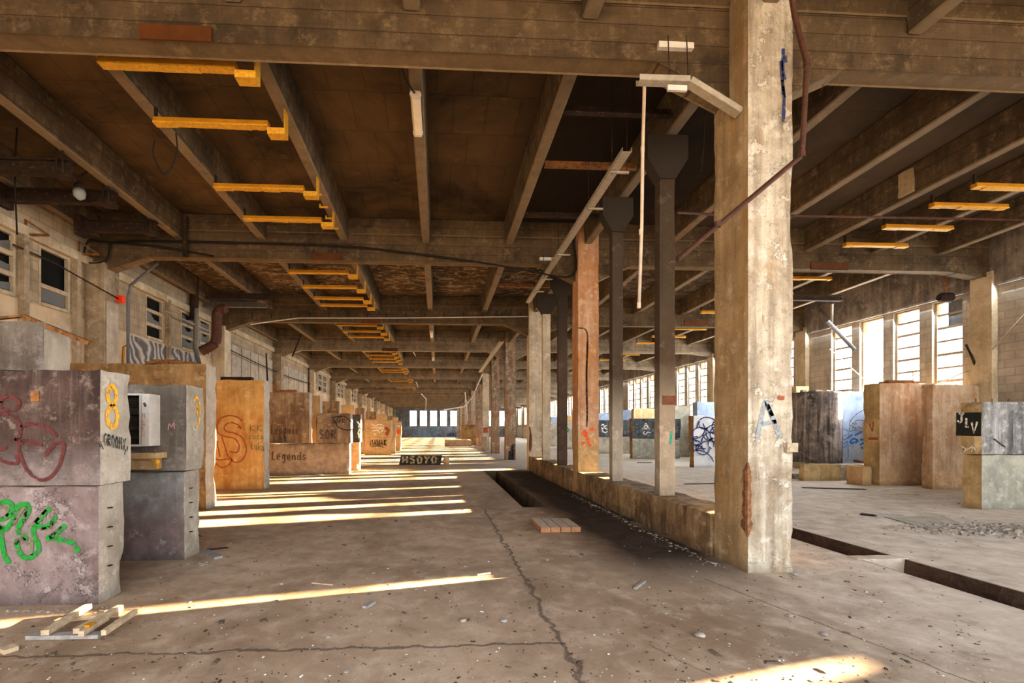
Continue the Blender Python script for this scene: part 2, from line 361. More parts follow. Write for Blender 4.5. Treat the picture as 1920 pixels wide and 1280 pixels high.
    def build(s, name, mats, parent=None, loc=None, smooth=False):
        me = bpy.data.meshes.new(name)
        off = Vector(loc) if loc is not None else (Vector(parent.location) if parent is not None and parent.type == 'EMPTY' else Vector((0, 0, 0)))
        if parent is not None: off = world_off(parent)
        me.from_pydata([tuple(Vector(v)-off) for v in s.v], [], s.f)
        for m in (mats if isinstance(mats, (list, tuple)) else [mats]): me.materials.append(m)
        me.polygons.foreach_set('material_index', s.mi)
        if smooth: me.polygons.foreach_set('use_smooth', [True]*len(s.f))
        me.update()
        o = bpy.data.objects.new(name, me); COL.objects.link(o)
        if parent is not None: o.parent = parent
        elif loc is not None: o.location = loc
        return o
def world_off(o):
    v = Vector((0, 0, 0))
    while o is not None: v += Vector(o.location); o = o.parent
    return v
def tag(o, label=None, cat=None, group=None, kind=None):
    if label: o['label'] = label
    if cat: o['category'] = cat
    if group: o['group'] = group
    if kind: o['kind'] = kind
    return o
def empty(name, loc, label, cat, group=None, kind=None):
    o = bpy.data.objects.new(name, None); COL.objects.link(o); o.location = loc; o.empty_display_size = .2
    return tag(o, label, cat, group, kind)
ORD = ['first', 'second', 'third', 'fourth', 'fifth', 'sixth', 'seventh', 'eighth', 'ninth', 'tenth', 'eleventh', 'twelfth', 'thirteenth', 'fourteenth', 'fifteenth', 'sixteenth']

def smooth_pts(p, sub=5, closed=False):
    p = [Vector(q) for q in p]
    if len(p) < 3: return p
    out = []; n = len(p)
    for i in range(n if closed else n-1):
        g = lambda k: p[k % n] if closed else p[max(0, min(n-1, k))]
        a, b, c, d = g(i-1), g(i), g(i+1), g(i+2)
        for t in range(sub):
            u = t/sub
            out.append(.5*((2*b)+(c-a)*u+(2*a-5*b+4*c-d)*u*u+(3*b-a-3*c+d)*u**3))
    out.append(p[0] if closed else p[-1]); return out
def strokes(parent, plane, val, lines, w, mat, name='graffiti_tag', label=None, curve=True, off=.008):
    """spray-paint lines on the face plane 'X'/'Y'=val of a block; lines given as photo points on that face"""
    mb = MB(); f = atY if plane == 'Y' else atX
    nrm = Vector((0, -1, 0)) if plane == 'Y' else Vector((1 if val < 0 else -1, 0, 0))
    for ln in lines:
        pts = [f(px, py, val) for px, py in ln]
        pts = smooth_pts(pts) if curve else pts
        L, R = [], []
        for i, p in enumerate(pts):
            d = pts[min(i+1, len(pts)-1)]-pts[max(i-1, 0)]
            if d.length < 1e-6: d = Vector((0, 0, 1))
            s = d.normalized().cross(nrm).normalized()*w/2
            e = p+nrm*off
            L.append(e+s); R.append(e-s)
        m = len(L); mb.add(L+R, [(i, i+1, m+i+1, m+i) for i in range(m-1)])
    o = mb.build(name, mat, parent)
    if label: o['label'] = label
    return o
GL = {  # stroke letters on a unit cell, y down
 'G': [[(.9, .2), (.5, 0), (.1, .3), (.1, .75), (.5, 1), (.9, .75), (.9, .5), (.55, .5)]], 'R': [[(.1, 1), (.1, 0)], [(.1, 0), (.8, .1), (.8, .4), (.1, .5), (.9, 1)]],
 'O': [[(.5, 0), (.1, .4), (.3, 1), (.7, 1), (.9, .4), (.5, 0)]], 'M': [[(.05, 1), (.2, 0), (.5, .6), (.8, 0), (.95, 1)]], 'Y': [[(.1, 0), (.5, .5), (.9, 0)], [(.5, .5), (.3, 1)]],
 'K': [[(.2, 0), (.2, 1)], [(.9, 0), (.25, .5), (.9, 1)]], 'A': [[(.05, 1), (.5, 0), (.95, 1)], [(.2, .65), (.8, .65)]], 'N': [[(.1, 1), (.15, 0), (.8, 1), (.9, 0)]],
 'W': [[(.0, 0), (.25, 1), (.5, .4), (.75, 1), (1, 0)]], 'J': [[(.2, 0), (.95, 0)], [(.65, 0), (.6, .8), (.35, 1), (.1, .75)]], 'L': [[(.3, 0), (.2, 1), (.8, .95)]], 'V': [[(.05, 0), (.45, 1), (.95, 0)]],
 'E': [[(.9, 0), (.15, 0), (.15, 1), (.9, 1)], [(.15, .5), (.75, .5)]], 'B': [[(.15, 1), (.15, 0), (.75, .1), (.7, .45), (.15, .5), (.85, .6), (.8, .95), (.15, 1)]], 'S': [[(.85, .1), (.4, 0), (.15, .3), (.8, .6), (.75, .95), (.15, .95)]],
 'F': [[(.9, 0), (.15, 0), (.15, 1)], [(.15, .45), (.7, .45)]], 'P': [[(.15, 1), (.15, 0), (.85, .1), (.8, .5), (.15, .55)]], 'H': [[(.15, 0), (.15, 1)], [(.85, 0), (.85, 1)], [(.15, .5), (.85, .5)]],
 'I': [[(.5, 0), (.5, 1)]], 'D': [[(.15, 0), (.15, 1), (.75, .9), (.9, .5), (.7, .1), (.15, 0)]], 'U': [[(.1, 0), (.15, .85), (.5, 1), (.85, .8), (.9, 0)]], 'Z': [[(.1, 0), (.9, 0), (.1, 1), (.9, 1)]],
 'e': [[(.15, .7), (.85, .65), (.6, .35), (.2, .5), (.2, .9), (.8, .95)]], 'p': [[(.2, .4), (.2, 1.4)], [(.2, .5), (.7, .4), (.8, .8), (.2, .95)]], 'u': [[(.15, .4), (.2, .9), (.7, .9), (.8, .4), (.85, 1)]],
 'i': [[(.5, .4), (.5, 1)], [(.5, .15), (.5, .2)]], 'o': [[(.5, .4), (.15, .7), (.5, 1), (.85, .7), (.5, .4)]], 'f': [[(.8, .1), (.5, 0), (.4, 1.2)], [(.15, .45), (.7, .45)]],
 'g': [[(.8, .45), (.3, .4), (.2, .85), (.8, .8), (.8, .4), (.75, 1.3), (.2, 1.3)]], 'n': [[(.15, .4), (.15, 1)], [(.15, .55), (.6, .4), (.8, .6), (.85, 1)]], 'd': [[(.8, .6), (.3, .45), (.2, .9), (.8, .9)], [(.8, 0), (.85, 1)]],
 's': [[(.8, .45), (.3, .4), (.3, .65), (.8, .75), (.7, 1), (.15, .95)]], 'r': [[(.2, .4), (.2, 1)], [(.2, .6), (.6, .4), (.85, .5)]], 'c': [[(.85, .45), (.3, .45), (.15, .75), (.4, 1), (.9, .95)]],
 'h': [[(.15, 0), (.15, 1)], [(.15, .6), (.6, .45), (.85, .65), (.85, 1)]], 'k': [[(.2, 0), (.2, 1)], [(.85, .4), (.25, .7), (.9, 1)]], 'a': [[(.8, .5), (.3, .4), (.15, .8), (.5, 1), (.8, .75)], [(.8, .4), (.9, 1)]], ' ': []}
def word(parent, plane, val, txt, x0, y0, x1, y1, w, mat, skew=0, vertical=False, label=None, name='graffiti_lettering', jit=.08):
    rnd = random.Random(txt); lines = []; n = len(txt)
    for i, ch in enumerate(txt):
        if vertical: cx, cy, cw, chh = x0, y0+(y1-y0)*i/n, (x1-x0), (y1-y0)/n*.72
        else: cx, cy, cw, chh = x0+(x1-x0)*i/n, y0+skew*i/n, (x1-x0)/n*.8, (y1-y0)
        for ln in GL[ch]:
            lines.append([(cx+(a+rnd.uniform(-jit, jit)*.5)*cw, cy+(b+rnd.uniform(-jit, jit)*.5)*chh) for a, b in ln])
    return strokes(parent, plane, val, lines, w, mat, name, label or None, curve=False)

# ------------------------------------------------------------------ layout constants
BAYS = 14
def YB(n): return 5.18+6*(n-1)            # near face of crossbeam n (1 = nearest in view)
ZB = {-1: 5.9, 0: 5.9, 1: 5.9, 2: 5.70, 3: 5.57, 4: 5.54, 5: 5.50, 6: 5.42}
def zb(n): return ZB.get(n, 5.36)
def ceil_z(y):
    n = (y-5.18)/6+1; a = int(floor(n)); f = n-a
    return (zb(a)*(1-f)+zb(a+1)*f)+1.0
XL, XR, YFAR = -8.25, 14.5, 86.0
PILX = (3.42, 3.94)
JX = [-8.05, -6.19, -4.22, -2.27, -.30, 1.75, 3.68, 5.71, 7.60, 9.45, 11.25, 13.06]

# ------------------------------------------------------------------ floor, pit, trench
def build_floor():
    holes = [(1.72, 2.2, 9.15, 17.2, -.55), (5.16, 5.70, 1.5, 5.3, -.28), (5.16, 5.70, 5.42, 8.2, -.28)]
    xs = sorted({-40, XR+30, *[h[0] for h in holes], *[h[1] for h in holes]}); ys = sorted({-14, YFAR+1, *[h[2] for h in holes], *[h[3] for h in holes]})
    mb = MB()
    for i in range(len(xs)-1):
        for j in range(len(ys)-1):
            cx, cy = (xs[i]+xs[i+1])/2, (ys[j]+ys[j+1])/2
            if any(h[0] < cx < h[1] and h[2] < cy < h[3] for h in holes): continue
            a, b, c, d = xs[i], xs[i+1], ys[j], ys[j+1]
            mb.add([(a, c, 0), (b, c, 0), (b, d, 0), (a, d, 0)], [(0, 1, 2, 3)])
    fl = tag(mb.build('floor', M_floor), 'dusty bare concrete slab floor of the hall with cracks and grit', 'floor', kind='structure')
    for (a, b, c, d, z), nm, lb in zip(holes, ('pit_lining', 'trench_lining', 'trench_lining'), ('concrete sides and bottom of the pit beside the kerb wall', 'crumbling earth sides of the floor trench', 'crumbling earth sides of the floor trench')):
        mb = MB(); rnd = random.Random(c)
        n = int((d-c)/.12)
        for side, x in ((1, a), (-1, b)):
            rows = []
            for i in range(n+1):
                y = c+(d-c)*i/n; j = noise.noise(Vector((x*5, y*4, 1)))*.035 if nm[0] == 't' else 0
                rows += [(x+side*(-.01), y, 0.003), (x+side*(.02+j), y, z*.35), (x+side*(.03+j), y, z)]
            o = [(i*3+k, (i+1)*3+k, (i+1)*3+k+1, i*3+k+1) for i in range(n) for k in range(2)]
            mb.add(rows, o)
        mb.add([(a, c, z), (b, c, z), (b, d, z), (a, d, z)], [(0, 1, 2, 3)])
        mb.add([(a, c, z), (b, c, z), (b, c, 0), (a, c, 0)], [(0, 1, 2, 3)]); mb.add([(a, d, z), (b, d, z), (b, d, 0), (a, d, 0)], [(0, 1, 2, 3)])
        o = mb.build(nm, M_kerb if nm[0] == 'p' else M_trench, fl); o['label'] = lb; o['kind'] = 'structure'
build_floor()
g = MB().box(-60, 120, -60, 160, -.9, -.6).build('ground_outside', plain('outdoor_ground', (.45, .42, .36), .95)); tag(g, 'pale open ground outside the hall', 'ground', kind='structure')

# ------------------------------------------------------------------ ceiling slab
mb = MB()
prof = [(YB(n)-.03, zb(n)+1.02) for n in range(0, BAYS+1)]+[(YB(n)+.27, zb(n)+1.02) for n in range(0, BAYS+1)]
prof = [(-3.2, 6.92)]+prof[0:]+[(YFAR+.3, zb(BAYS)+1.02)]
prof = sorted(set(prof))
for (y0, z0), (y1, z1) in zip(prof, prof[1:]):
    a, b = XL-.3, XR+.3
    mb.add([(a, y0, z0), (b, y0, z0), (b, y1, z1), (a, y1, z1), (a, y0, z0+.3), (b, y0, z0+.3), (b, y1, z1+.3), (a, y1, z1+.3)], [(3, 2, 1, 0), (4, 5, 6, 7), (0, 4, 7, 3), (1, 2, 6, 5), (0, 1, 5, 4)])
tag(mb.build('ceiling', M_ceiling), 'sooty brown concrete ceiling slab above the joists', 'ceiling', kind='structure')

# ------------------------------------------------------------------ crossbeams, joists, pillars, pilasters
def beam_profile(x0, x1, z, h0, h1, drop0, drop1, ztop):
    """underside with haunches of length h at each end dropping by drop"""
    pts = [(x0, z-drop0), (x0+h0, z), (x1-h1, z), (x1, z-drop1), (x1, ztop), (x0, ztop)]
    return pts
for n in range(0, BAYS+1):
    y = YB(n); z = zb(n)
    who = 'nearest' if n == 1 else (ORD[n-1]+' nearest' if n else 'overhead')
    for side in (0, 1):
        x0, x1 = (XL+.02, PILX[0]-.0) if side == 0 else (PILX[1], XR-.02)
        mb = MB(); dr = .42
        pl, pr = ((.45, 0) if side == 0 else (0, .5))
        if side == 0: pts = [(x0, z-.33), (x0+.45, z-.33), (x0+1.35, z), (x1-.9, z), (x1, z-dr), (x1, z+1.018), (x0, z+1.018)]
        else: pts = [(x0, z-dr), (x0+.9, z), (x1-1.2, z), (x1-.4, z-.12), (x1, z-.12), (x1, z+1.018), (x0, z+1.018)]
        mb.prism(pts, 'y', y, y+.26)
        # slightly proud upper strip, as cast
        mb.box(x0, x1, y-.03, y, z+.62, z+1.017)
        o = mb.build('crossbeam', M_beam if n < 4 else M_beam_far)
        bv = o.modifiers.new('b', 'BEVEL'); bv.width = .015; bv.segments = 1
        lab = f'{"deep board-marked concrete crossbeam" if n<4 else "concrete crossbeam in the depth of the hall"}, {who} one, {"left aisle from the left wall to the pillar row" if side==0 else "right aisle from the pillar row to the window wall"}'
        tag(o, ' '.join(lab.split()[:18]) if False else f'{who} concrete crossbeam over the {"left" if side==0 else "right"} aisle, running to the {"left wall" if side==0 else "window wall"}', 'beam', 'concrete crossbeams under the ceiling')
rj = random.Random(3)
for n in range(0, BAYS):
    y0 = YB(n)+.26 if n else -2.5; y1 = YB(n+1)
    if n == 0: y0 = YB(0)+.26
    za, zc = zb(n)+.38, zb(n+1)+.42
    for i, x in enumerate(JX):
        w = .11 if i else .1
        mb = MB(); top0, top1 = zb(n)+1.018, zb(n+1)+1.018
        x2 = x+.02
        seg = 6
        for (a, b, wa, wb) in ((0, 1, w, w),):
            v = []
            for t in (0, 1):
                yy = y0+(y1-y0)*t; zz = za+(zc-za)*t; tt = top0+(top1-top0)*t
                v += [(x-w*.85, yy, zz), (x+w*.85, yy, zz), (x+w*1.15, yy, tt), (x-w*1.15, yy, tt)]
            mb.add(v, [(0, 1, 2, 3), (7, 6, 5, 4), (4, 5, 1, 0), (5, 6, 2, 1), (7, 4, 0, 3), (6, 7, 3, 2)])
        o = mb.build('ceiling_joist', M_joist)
        bv = o.modifiers.new('b', 'BEVEL'); bv.width = .02; bv.segments = 1
        if n <= 5:
            where = ['overhead in front of the nearest crossbeam', 'in the nearest full bay', 'in the second bay', 'in the third bay', 'in the fourth bay', 'in the fifth bay'][n]
            lab = f'{ORD[i]} concrete ceiling joist from the left wall, {where}'
        else: lab = 'small concrete ceiling joist far down the hall beyond the sixth crossbeam'
        tag(o, lab, 'joist', 'concrete ceiling joists' if n <= 5 else 'far ceiling joists beyond the sixth crossbeam')
pm = [M_pillar, M_pillar_rust, M_pillar_pale, M_pillar_mix, M_pillar_mix, M_pillar_pale]
plabel = ['big pale concrete pillar in the foreground with spalled corner', 'rust-orange stained pillar with a dark vertical drip line, second of the row', 'pale grey pillar at the far end of the kerb wall', 'peeling pillar with a black stained foot, first one past the kerb wall',
          'brown pillar with a pale lower part, fifth in the pillar row', 'narrow-looking pillar with red painted square, sixth in the row']
pillars = []
for n in range(1, BAYS+1):
    y = YB(n)-.2 if n > 1 else 4.86
    y2 = YB(n)+.30
    mb = MB()
    if n <= 3: mb.rough(PILX[0], PILX[1], y, y2, 0, zb(n)+1.015, .07 if n == 1 else .12, .011 if n == 1 else .010, n)
    else: mb.rough(PILX[0], PILX[1], y, y2, 0, zb(n)+1.015, .3, .015, n)
    r = empty('concrete_pillar', (3.68, y+.24, 0), plabel[n-1] if n <= 6 else f'{ORD[n-1]} concrete pillar of the row, deep in the hall', 'pillar', 'pillars of the central row')
    for i, f in enumerate(mb.f):
        vs = [Vector(mb.v[k]) for k in f]; nn = (vs[1]-vs[0]).cross(vs[2]-vs[1])
        if n == 1 and nn.length > 0 and nn.normalized().x < -.8: mb.mi[i] = 1
    mb.build('shaft', [pm[n-1] if n <= 6 else (M_pillar_mix if n % 2 else M_pillar), M_pillar_side], r); pillars.append(r)
# spalled corner with exposed bars on the foreground pillar
p1 = pillars[0]; rr = random.Random(5)
mb = MB()
pts = []
zs = [0.40+i*.033 for i in range(26)]
for i, z in enumerate(zs):
    t = i/(len(zs)-1); wd = .006+(.035+.06*abs(noise.noise(Vector((z*5, 1, 0))))+.02*rr.random())*min(1, 2.5*sin(pi*t))
    pts.append((z, wd, wd*1.4))
v = []
for z, a, b in pts: v += [(PILX[0]-.006, 4.86+b, z), (PILX[0]-.010, 4.852, z), (PILX[0]+a*.6, 4.85, z)]
mb.add(v, [(i*3+k, i*3+k+1, i*3+3+k+1, i*3+3+k) for i in range(len(pts)-1) for k in range(2)])
o = mb.build('spalled_patch', plain('spall_rust', (.33, .17, .09), .95, 0, .6, 16, bump=1.0), p1); o['label'] = 'rust-brown broken concrete patch on the lower left corner'
mb = MB(); mb.tube([(PILX[0]-.012, 4.875, .42+.1*i) for i in range(8)], .006, 6)
for z in (.55, .8, 1.0): mb.tube([(PILX[0]-.014, 4.90, z), (PILX[0]-.016, 4.852, z+.01)], .005, 5)
mb.build('rebar', M_rust, p1)
mb = MB(); mb.box(3.83, 3.95, 4.80, 4.86, 1.34, 1.44); mb.tube([(3.87, 4.79, 1.37), (3.87, 4.82, 1.37)], .03, 10)
mb.build('concrete_plug', M_pillar_pale, p1)
strokes(p1, 'Y', 4.86, [[(1468, 92), (1467, 130), (1471, 150)], [(1464, 115), (1466, 150), (1469, 190), (1468, 230)], [(1466, 150), (1470, 185)], [(1472, 105), (1473, 118)]], .035, P_navy, 'paint_drip', 'dark blue paint drip near the top right edge')
strokes(p1, 'Y', 4.86, [[(1420, 820), (1432, 760), (1440, 762), (1462, 822)], [(1428, 795), (1455, 790)], [(1437, 758), (1447, 780)]], .05, paint('pale_blue_spray', (.30, .33, .36)), 'graffiti_tag', 'faint blue painted letter A')
strokes(p1, 'Y', 4.86, [[(1431, 590), (1432, 606)]], .02, P_pale, 'paint_drip')
strokes(p1, 'Y', 4.86, [[(1458, 745), (1470, 746)]], .05, P_red2, 'paint_patch')
p2 = pillars[1]
strokes(p2, 'Y', YB(2)-.2, [[(1083, 615), (1098, 618), (1102, 640), (1100, 700), (1101, 760), (1100, 800)], [(1101, 640), (1099, 720), (1101, 790)]], .035, paint('dark_drip', (.10, .045, .03)), 'rust_drip', 'dark brown vertical drip line')
strokes(p2, 'Y', YB(2)-.2, [[(1092, 815), (1096, 808), (1100, 812), (1095, 818)], [(1100, 815), (1103, 828), (1107, 836)], [(1090, 833), (1096, 829)], [(1106, 806), (1114, 804)]], .06, P_orange, 'graffiti_tag', 'orange-red painted scribble')
strokes(pillars[2], 'Y', YB(3)-.2, [[(993, 800), (994.5, 815), (993, 830), (994, 846)], [(995, 812), (996, 828), (995, 842)]], .06, P_bandbrown, 'spalled_patch', 'rust-brown broken edge low on the left corner')
p6 = pillars[5]
strokes(p6, 'Y', YB(6)-.2, [[(906, 806), (917, 806)]], .4, P_red2, 'painted_square', 'red painted square')
for n in range(4, 7):
    y = YB(n)-.2
    if n == 4: strokes(pillars[3], 'Y', y, [[(955, 862), (956, 845)], [(959, 862), (960, 835)], [(962, 862), (963, 832)]], .13, P_black, 'paint_stain', 'black stained foot')
# sooty posts with flared heads standing on the kerb wall
def post(y, w, mat, label, zfoot=.55):
    x = 3.55 if w < .24 else 3.58
    d = .17; x0, x1 = 3.45, 3.45+w
    n = int((y-5.18)//6)+1
    zt = 6.18-.12*(n-1); zh = zt-.68
    r = empty('concrete_post', (x, y+d/2, zfoot), label, 'post', 'slender posts standing on the kerb wall')
    MB().rough(x0, x1, y, y+d, zfoot, zh, .15, .008, y).build('shaft', mat, r)
    MB().prism([(x0, zh), (x1, zh), (x1+.2, zh+.32), (x1+.2, zt), (x0-.2, zt), (x0-.2, zh+.32)], 'y', y-.02, y+d+.02).build('flared_head', M_post2, r)
    return r
pb = post(6.93, .25, M_post, 'slender soot-blackened post with flared head and grey foot, nearest behind the foreground pillar')
pa = post(8.86, .22, M_post, 'slender soot-blackened post with light foot, just in front of the rust-orange pillar')
post(12.9, .26, M_post2, 'dark brown slender post just behind the rust-orange pillar')
post(14.85, .26, M_pillar_pale, 'pale slender post beside the pale grey pillar')
strokes(pb, 'Y', 6.93, [[(1259, 808), (1257, 828), (1256, 833)]], .035, P_teal, 'paint_mark', 'teal painted stroke')
strokes(pb, 'Y', 6.93, [[(1242, 750), (1268, 750)]], .14, P_bandbrown, 'paint_mark', 'red-brown painted band')
for a, b, lb in ((YB(1)+.32, YB(2)-.22, 'low concrete kerb wall from the foreground pillar to the rust-orange pillar'), (YB(2)+.32, YB(3)-.22, 'low concrete kerb wall from the rust-orange pillar to the pale grey pillar')):
    o = MB().rough(3.38, 3.98, a, b, 0, .545, .09, .016, a).build('kerb_wall', M_kerb); tag(o, lb, 'kerb', 'low kerb wall between the pillars')
# pilasters
for n in range(0, BAYS+1):
    y = YB(n)-.12
    for s in (0, 1):
        mb = MB()
        if s == 0: mb.rough(XL, -7.80, y, y+.5, 0, zb(n)-.2, .25, .012, n)
        else: mb.rough(14.33, XR, y, y+.5, 0, zb(n)+.0, .25, .012, n+.5)
        o = mb.build('wall_pilaster', M_pil_dark if (s == 0 and n % 2 == 0) else M_pil_pale)
        tag(o, f'{ORD[n]} concrete pilaster along the {"left wall" if s == 0 else "right window wall"}, counting from the camera', 'pilaster', 'wall pilasters under the crossbeams')

# ------------------------------------------------------------------ walls and windows
RW = [(.68, 1.46), (1.81, 2.61), (2.93, 3.77), (4.06, 4.89)]    # window openings, offset from the beam face
SILL, HEAD = 2.20, 5.27
def wall_with_openings(x0, x1, y0, y1, z0, z1, ops, mb):
    """ops: list of (y0,y1,z0,z1)"""
    ops = sorted(ops); cur = y0
    for a, b, c, d in ops:
        if a > cur: mb.box(x0, x1, cur, a, z0, z1)
        if c > z0: mb.box(x0, x1, a, b, z0, c)
        if d < z1: mb.box(x0, x1, a, b, d, z1)
        cur = b
    if cur < y1: mb.box(x0, x1, cur, y1, z0, z1)
ops = []; wins = []
for n in range(0, BAYS):
    for k, (a, b) in enumerate(RW):
        if n == 0 and k < 1: continue
        if n == 1 and k in (1, 3): continue
        if n == 1: a, b = ((.22, .70) if k == 0 else (2.68, 3.14))
        ops.append((YB(n)+a, YB(n)+b, SILL, HEAD if n < 6 else 5.1)); wins.append((n, k, YB(n)+a, YB(n)+b, HEAD if n < 6 else 5.1))
mb = MB(); wall_with_openings(XR, XR+.32, -3.2, YFAR, -.9, 5.30, ops, mb)
wr = tag(mb.build('wall_right', M_wall_r), 'right wall of pale rendered blockwork with the row of tall windows', 'wall', kind='structure')
mb = MB(); mb.prism([(-3.2, 5.3), (YFAR, 5.3)]+[(y, z-.004) for y, z in reversed(prof)], 'x', XR-.10, XR+.299); lt = mb.build('lintel_band', M_lintel, wr); lt['label'] = 'smoke-darkened band of concrete above the windows'; lt['kind'] = 'structure'
wn = 0
for (n, k, a, b, hd) in wins:
    wn += 1
    mb = MB(); rows = 8; h = (hd-SILL)/rows
    xm = XR+.14; t = .035
    mb.box(xm-.05, xm+.05, a, a+.06, SILL, hd); mb.box(xm-.05, xm+.05, b-.06, b, SILL, hd)
    mb.box(xm-.049, xm+.049, a+.06, b-.06, SILL, SILL+.05); mb.box(xm-.049, xm+.049, a+.06, b-.06, hd-.05, hd)
    openw = (n == 2 and k == 2)
    if not openw:
        for i in range(1, rows):
            th = .05 if i % 2 else .07
            mb.box(xm-.03, xm+.03, a+.06, b-.06, SILL+h*i-th/2, SILL+h*i+th/2)
        if n >= 3: mb.box(xm-.028, xm+.028, (a+b)/2-.02, (a+b)/2+.02, SILL+.05, hd-.05)
    o = mb.build(f'window_{wn}', M_frame)
    lab = f'{ORD[k]} tall window from the camera side in bay {n+1} of the right wall' if not openw else 'wide empty window opening without bars in the right wall'
    tag(o, lab, 'window', 'tall barred windows of the right wall', 'structure')
    if n <= 6 and not openw:
        gm = MB()
        for i in range(rows):
            rr = random.Random(n*100+k*10+i)
            if rr.random() < .45: continue
            z0 = SILL+h*i+.03; z1 = SILL+h*(i+1)-.03
            gm.box(xm-.004, xm+.004, a+.065, b-.065, z0, z1)
        if gm.v: gm.build('pane', M_glass, o)
    if n == 2 and k == 0:
        MB().box(xm-.012, xm-.006, a+.06, a+.46, SILL+h*6.1, SILL+h*7.9).build('board', plain('grey_board', (.20, .21, .22), .8), o)['label'] = 'milky grey board filling the top near corner'
# left wall with high windows
LWIN = {1: [(.7, 1.5), (2.0, 2.8), (3.32, 4.14), (4.66, 5.45)], 2: [(2.09, 2.91), (3.85, 4.65), (5.0, 5.7)], 3: [], 4: []}
lops = []; lw = []
for n in range(0, BAYS):
    for k, (a, b) in enumerate(LWIN.get(n, [(1.3, 2.2), (2.6, 3.5), (3.9, 4.8)])):
        lops.append((YB(n)+a, YB(n)+b, 4.16, 5.40)); lw.append((n, k, YB(n)+a, YB(n)+b, 4.16, 5.40))
mb = MB(); wall_with_openings(XL-.3, XL, -3.2, YFAR, -.9, 5.62, lops, mb); mb.prism([(-3.2, 5.62), (YFAR, 5.62)]+[(y, z-.004) for y, z in reversed(prof)], 'x', XL-.3, XL)
wl = tag(mb.build('wall_left', M_wall_l), 'left wall of cream blockwork with high dark windows', 'wall', kind='structure')
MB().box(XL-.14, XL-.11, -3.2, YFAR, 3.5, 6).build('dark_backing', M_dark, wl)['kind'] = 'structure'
mb = MB()
mb.box(XL, XL+.10, -3, YFAR, 5.42, 5.62)
o = mb.build('ledge', M_pil_pale, wl); o['kind'] = 'structure'
for i, (n, k, a, b, z0, z1) in enumerate(lw):
    wn += 1; mb = MB(); xm = XL-.035
    mb.box(xm-.03, xm+.05, a, a+.05, z0, z1); mb.box(xm-.03, xm+.05, b-.05, b, z0, z1)
    mb.box(xm-.029, xm+.08, a+.05, b-.05, z0, z0+.07); mb.box(xm-.029, xm+.049, a+.05, b-.05, z1-.05, z1)
    bars = (z0+.42,) if (n, k) == (1, 3) else (z0+.42, z0+.82)
    for zz in bars: mb.box(xm-.028, xm+.048, a+.05, b-.05, zz-.045, zz+.045)
    o = mb.build(f'window_{wn}', M_frame_l)
    tag(o, f'{ORD[k]} high window of bay {n+1} in the left wall, dark broken glass', 'window', 'high windows of the left wall', 'structure')
    gm = MB(); zs = [z0+.07]+list(bars)+[z1-.05]
    for j in range(len(zs)-1):
        if (n, k) == (1, 3) and j == 1: continue
        if random.random() < .2 and n > 1: continue
        if (n, k) == (1, 3): gm.box(xm-.02, xm-.01, a+.05, b-.05, zs[j]+.04, zs[j+1]-.04); continue
        # broken pane: jagged polygon
        y0, y1, q0, q1 = a+.05, b-.05, zs[j]+.04, zs[j+1]-.04
        if random.random() < .5: gm.box(xm-.02, xm-.01, y0, y1, q0, q1)
        else:
            c = [(y0, q0), (y1, q0), (y1, q0+(q1-q0)*random.uniform(.3, 1)), (y0+(y1-y0)*.6, q0+(q1-q0)*random.uniform(.2, .8)), (y0+(y1-y0)*.35, q1), (y0, q1)]
            gm.prism(c, 'x', xm-.02, xm-.01)
    if gm.v: gm.build('pane', M_dirtyglass, o)
# narrow concrete mullion posts beside the left windows
for i, (yy, zz) in enumerate(((9.38, 5.42), (10.70, 5.42), (14.2, 5.5))):
    o = MB().box(XL, XL+.12, yy, yy+.12, 0, zz).build('wall_mullion', M_pil_dark)
    tag(o, f'thin concrete rib on the left wall beside its {ORD[i]} visible window', 'rib', 'thin ribs on the left wall')
# pale boarded panels of the third and fourth bays
for n in (3, 4):
    for k in range(3):
        a = YB(n)+.5+k*1.8
        o = MB().box(XL, XL+.06, a, a+1.7, 2.2, 4.95).build('wall_panel', M_white); tag(o, f'{ORD[k]} tall pale board panel on the left wall in bay {n+1}', 'panel', 'pale board panels on the left wall')
        MB().box(XL+.06, XL+.075, a+.83, a+.86, 2.2, 4.95).build('seam', M_frame, o)
# far wall
fw = [(-5.35+1.9*i, -5.35+1.9*i+1.35) for i in range(5)]+[(9.4, 10.7), (11.6, 12.9)]
mb = MB(); cur = XL-.3
for a, b in fw:
    mb.box(cur, a, YFAR, YFAR+.3, -.9, 7.2); mb.box(a, b, YFAR, YFAR+.3, -.9, 2.05); mb.box(a, b, YFAR, YFAR+.3, 4.95, 7.2); cur = b
mb.box(cur, XR+.3, YFAR, YFAR+.3, -.9, 7.2)
wf = tag(mb.build('wall_far', concrete('far_wall_paint', (.30, .30, .31), (.14, .13, .13), (.45, .46, .48), seed=31)), 'far end wall with five bright windows above blue-grey graffiti', 'wall', kind='structure')
o = MB().box(-6.5, 4.6, YFAR-.03, YFAR, 0, 2.0).build('graffiti_panel', concrete('far_graffiti', (.40, .56, .68), (.16, .24, .32), (.62, .78, .90), stain=(.55, .14, .10), stain_amt=.35, streak=0, scale=.35, seed=33), wf)
word(wf, 'Y', YFAR-.03, 'AKOZE', 838, 811, 862, 817, .16, P_navy)
for i, (a, b) in enumerate(fw):
    wn += 1; mb = MB()
    for j in range(9): z = 2.05+2.9*j/8; mb.box(a, b, YFAR+.1, YFAR+.16, z-.03, z+.03)
    for x in (a+.03, (a+b)/2, b-.03): mb.box(x-.03, x+.03, YFAR+.09, YFAR+.17, 2.05, 4.95)
    o = mb.build(f'window_{wn}', M_frame); tag(o, f'{ORD[i]} small-paned window from the left in the far end wall', 'window', 'far end windows', 'structure')

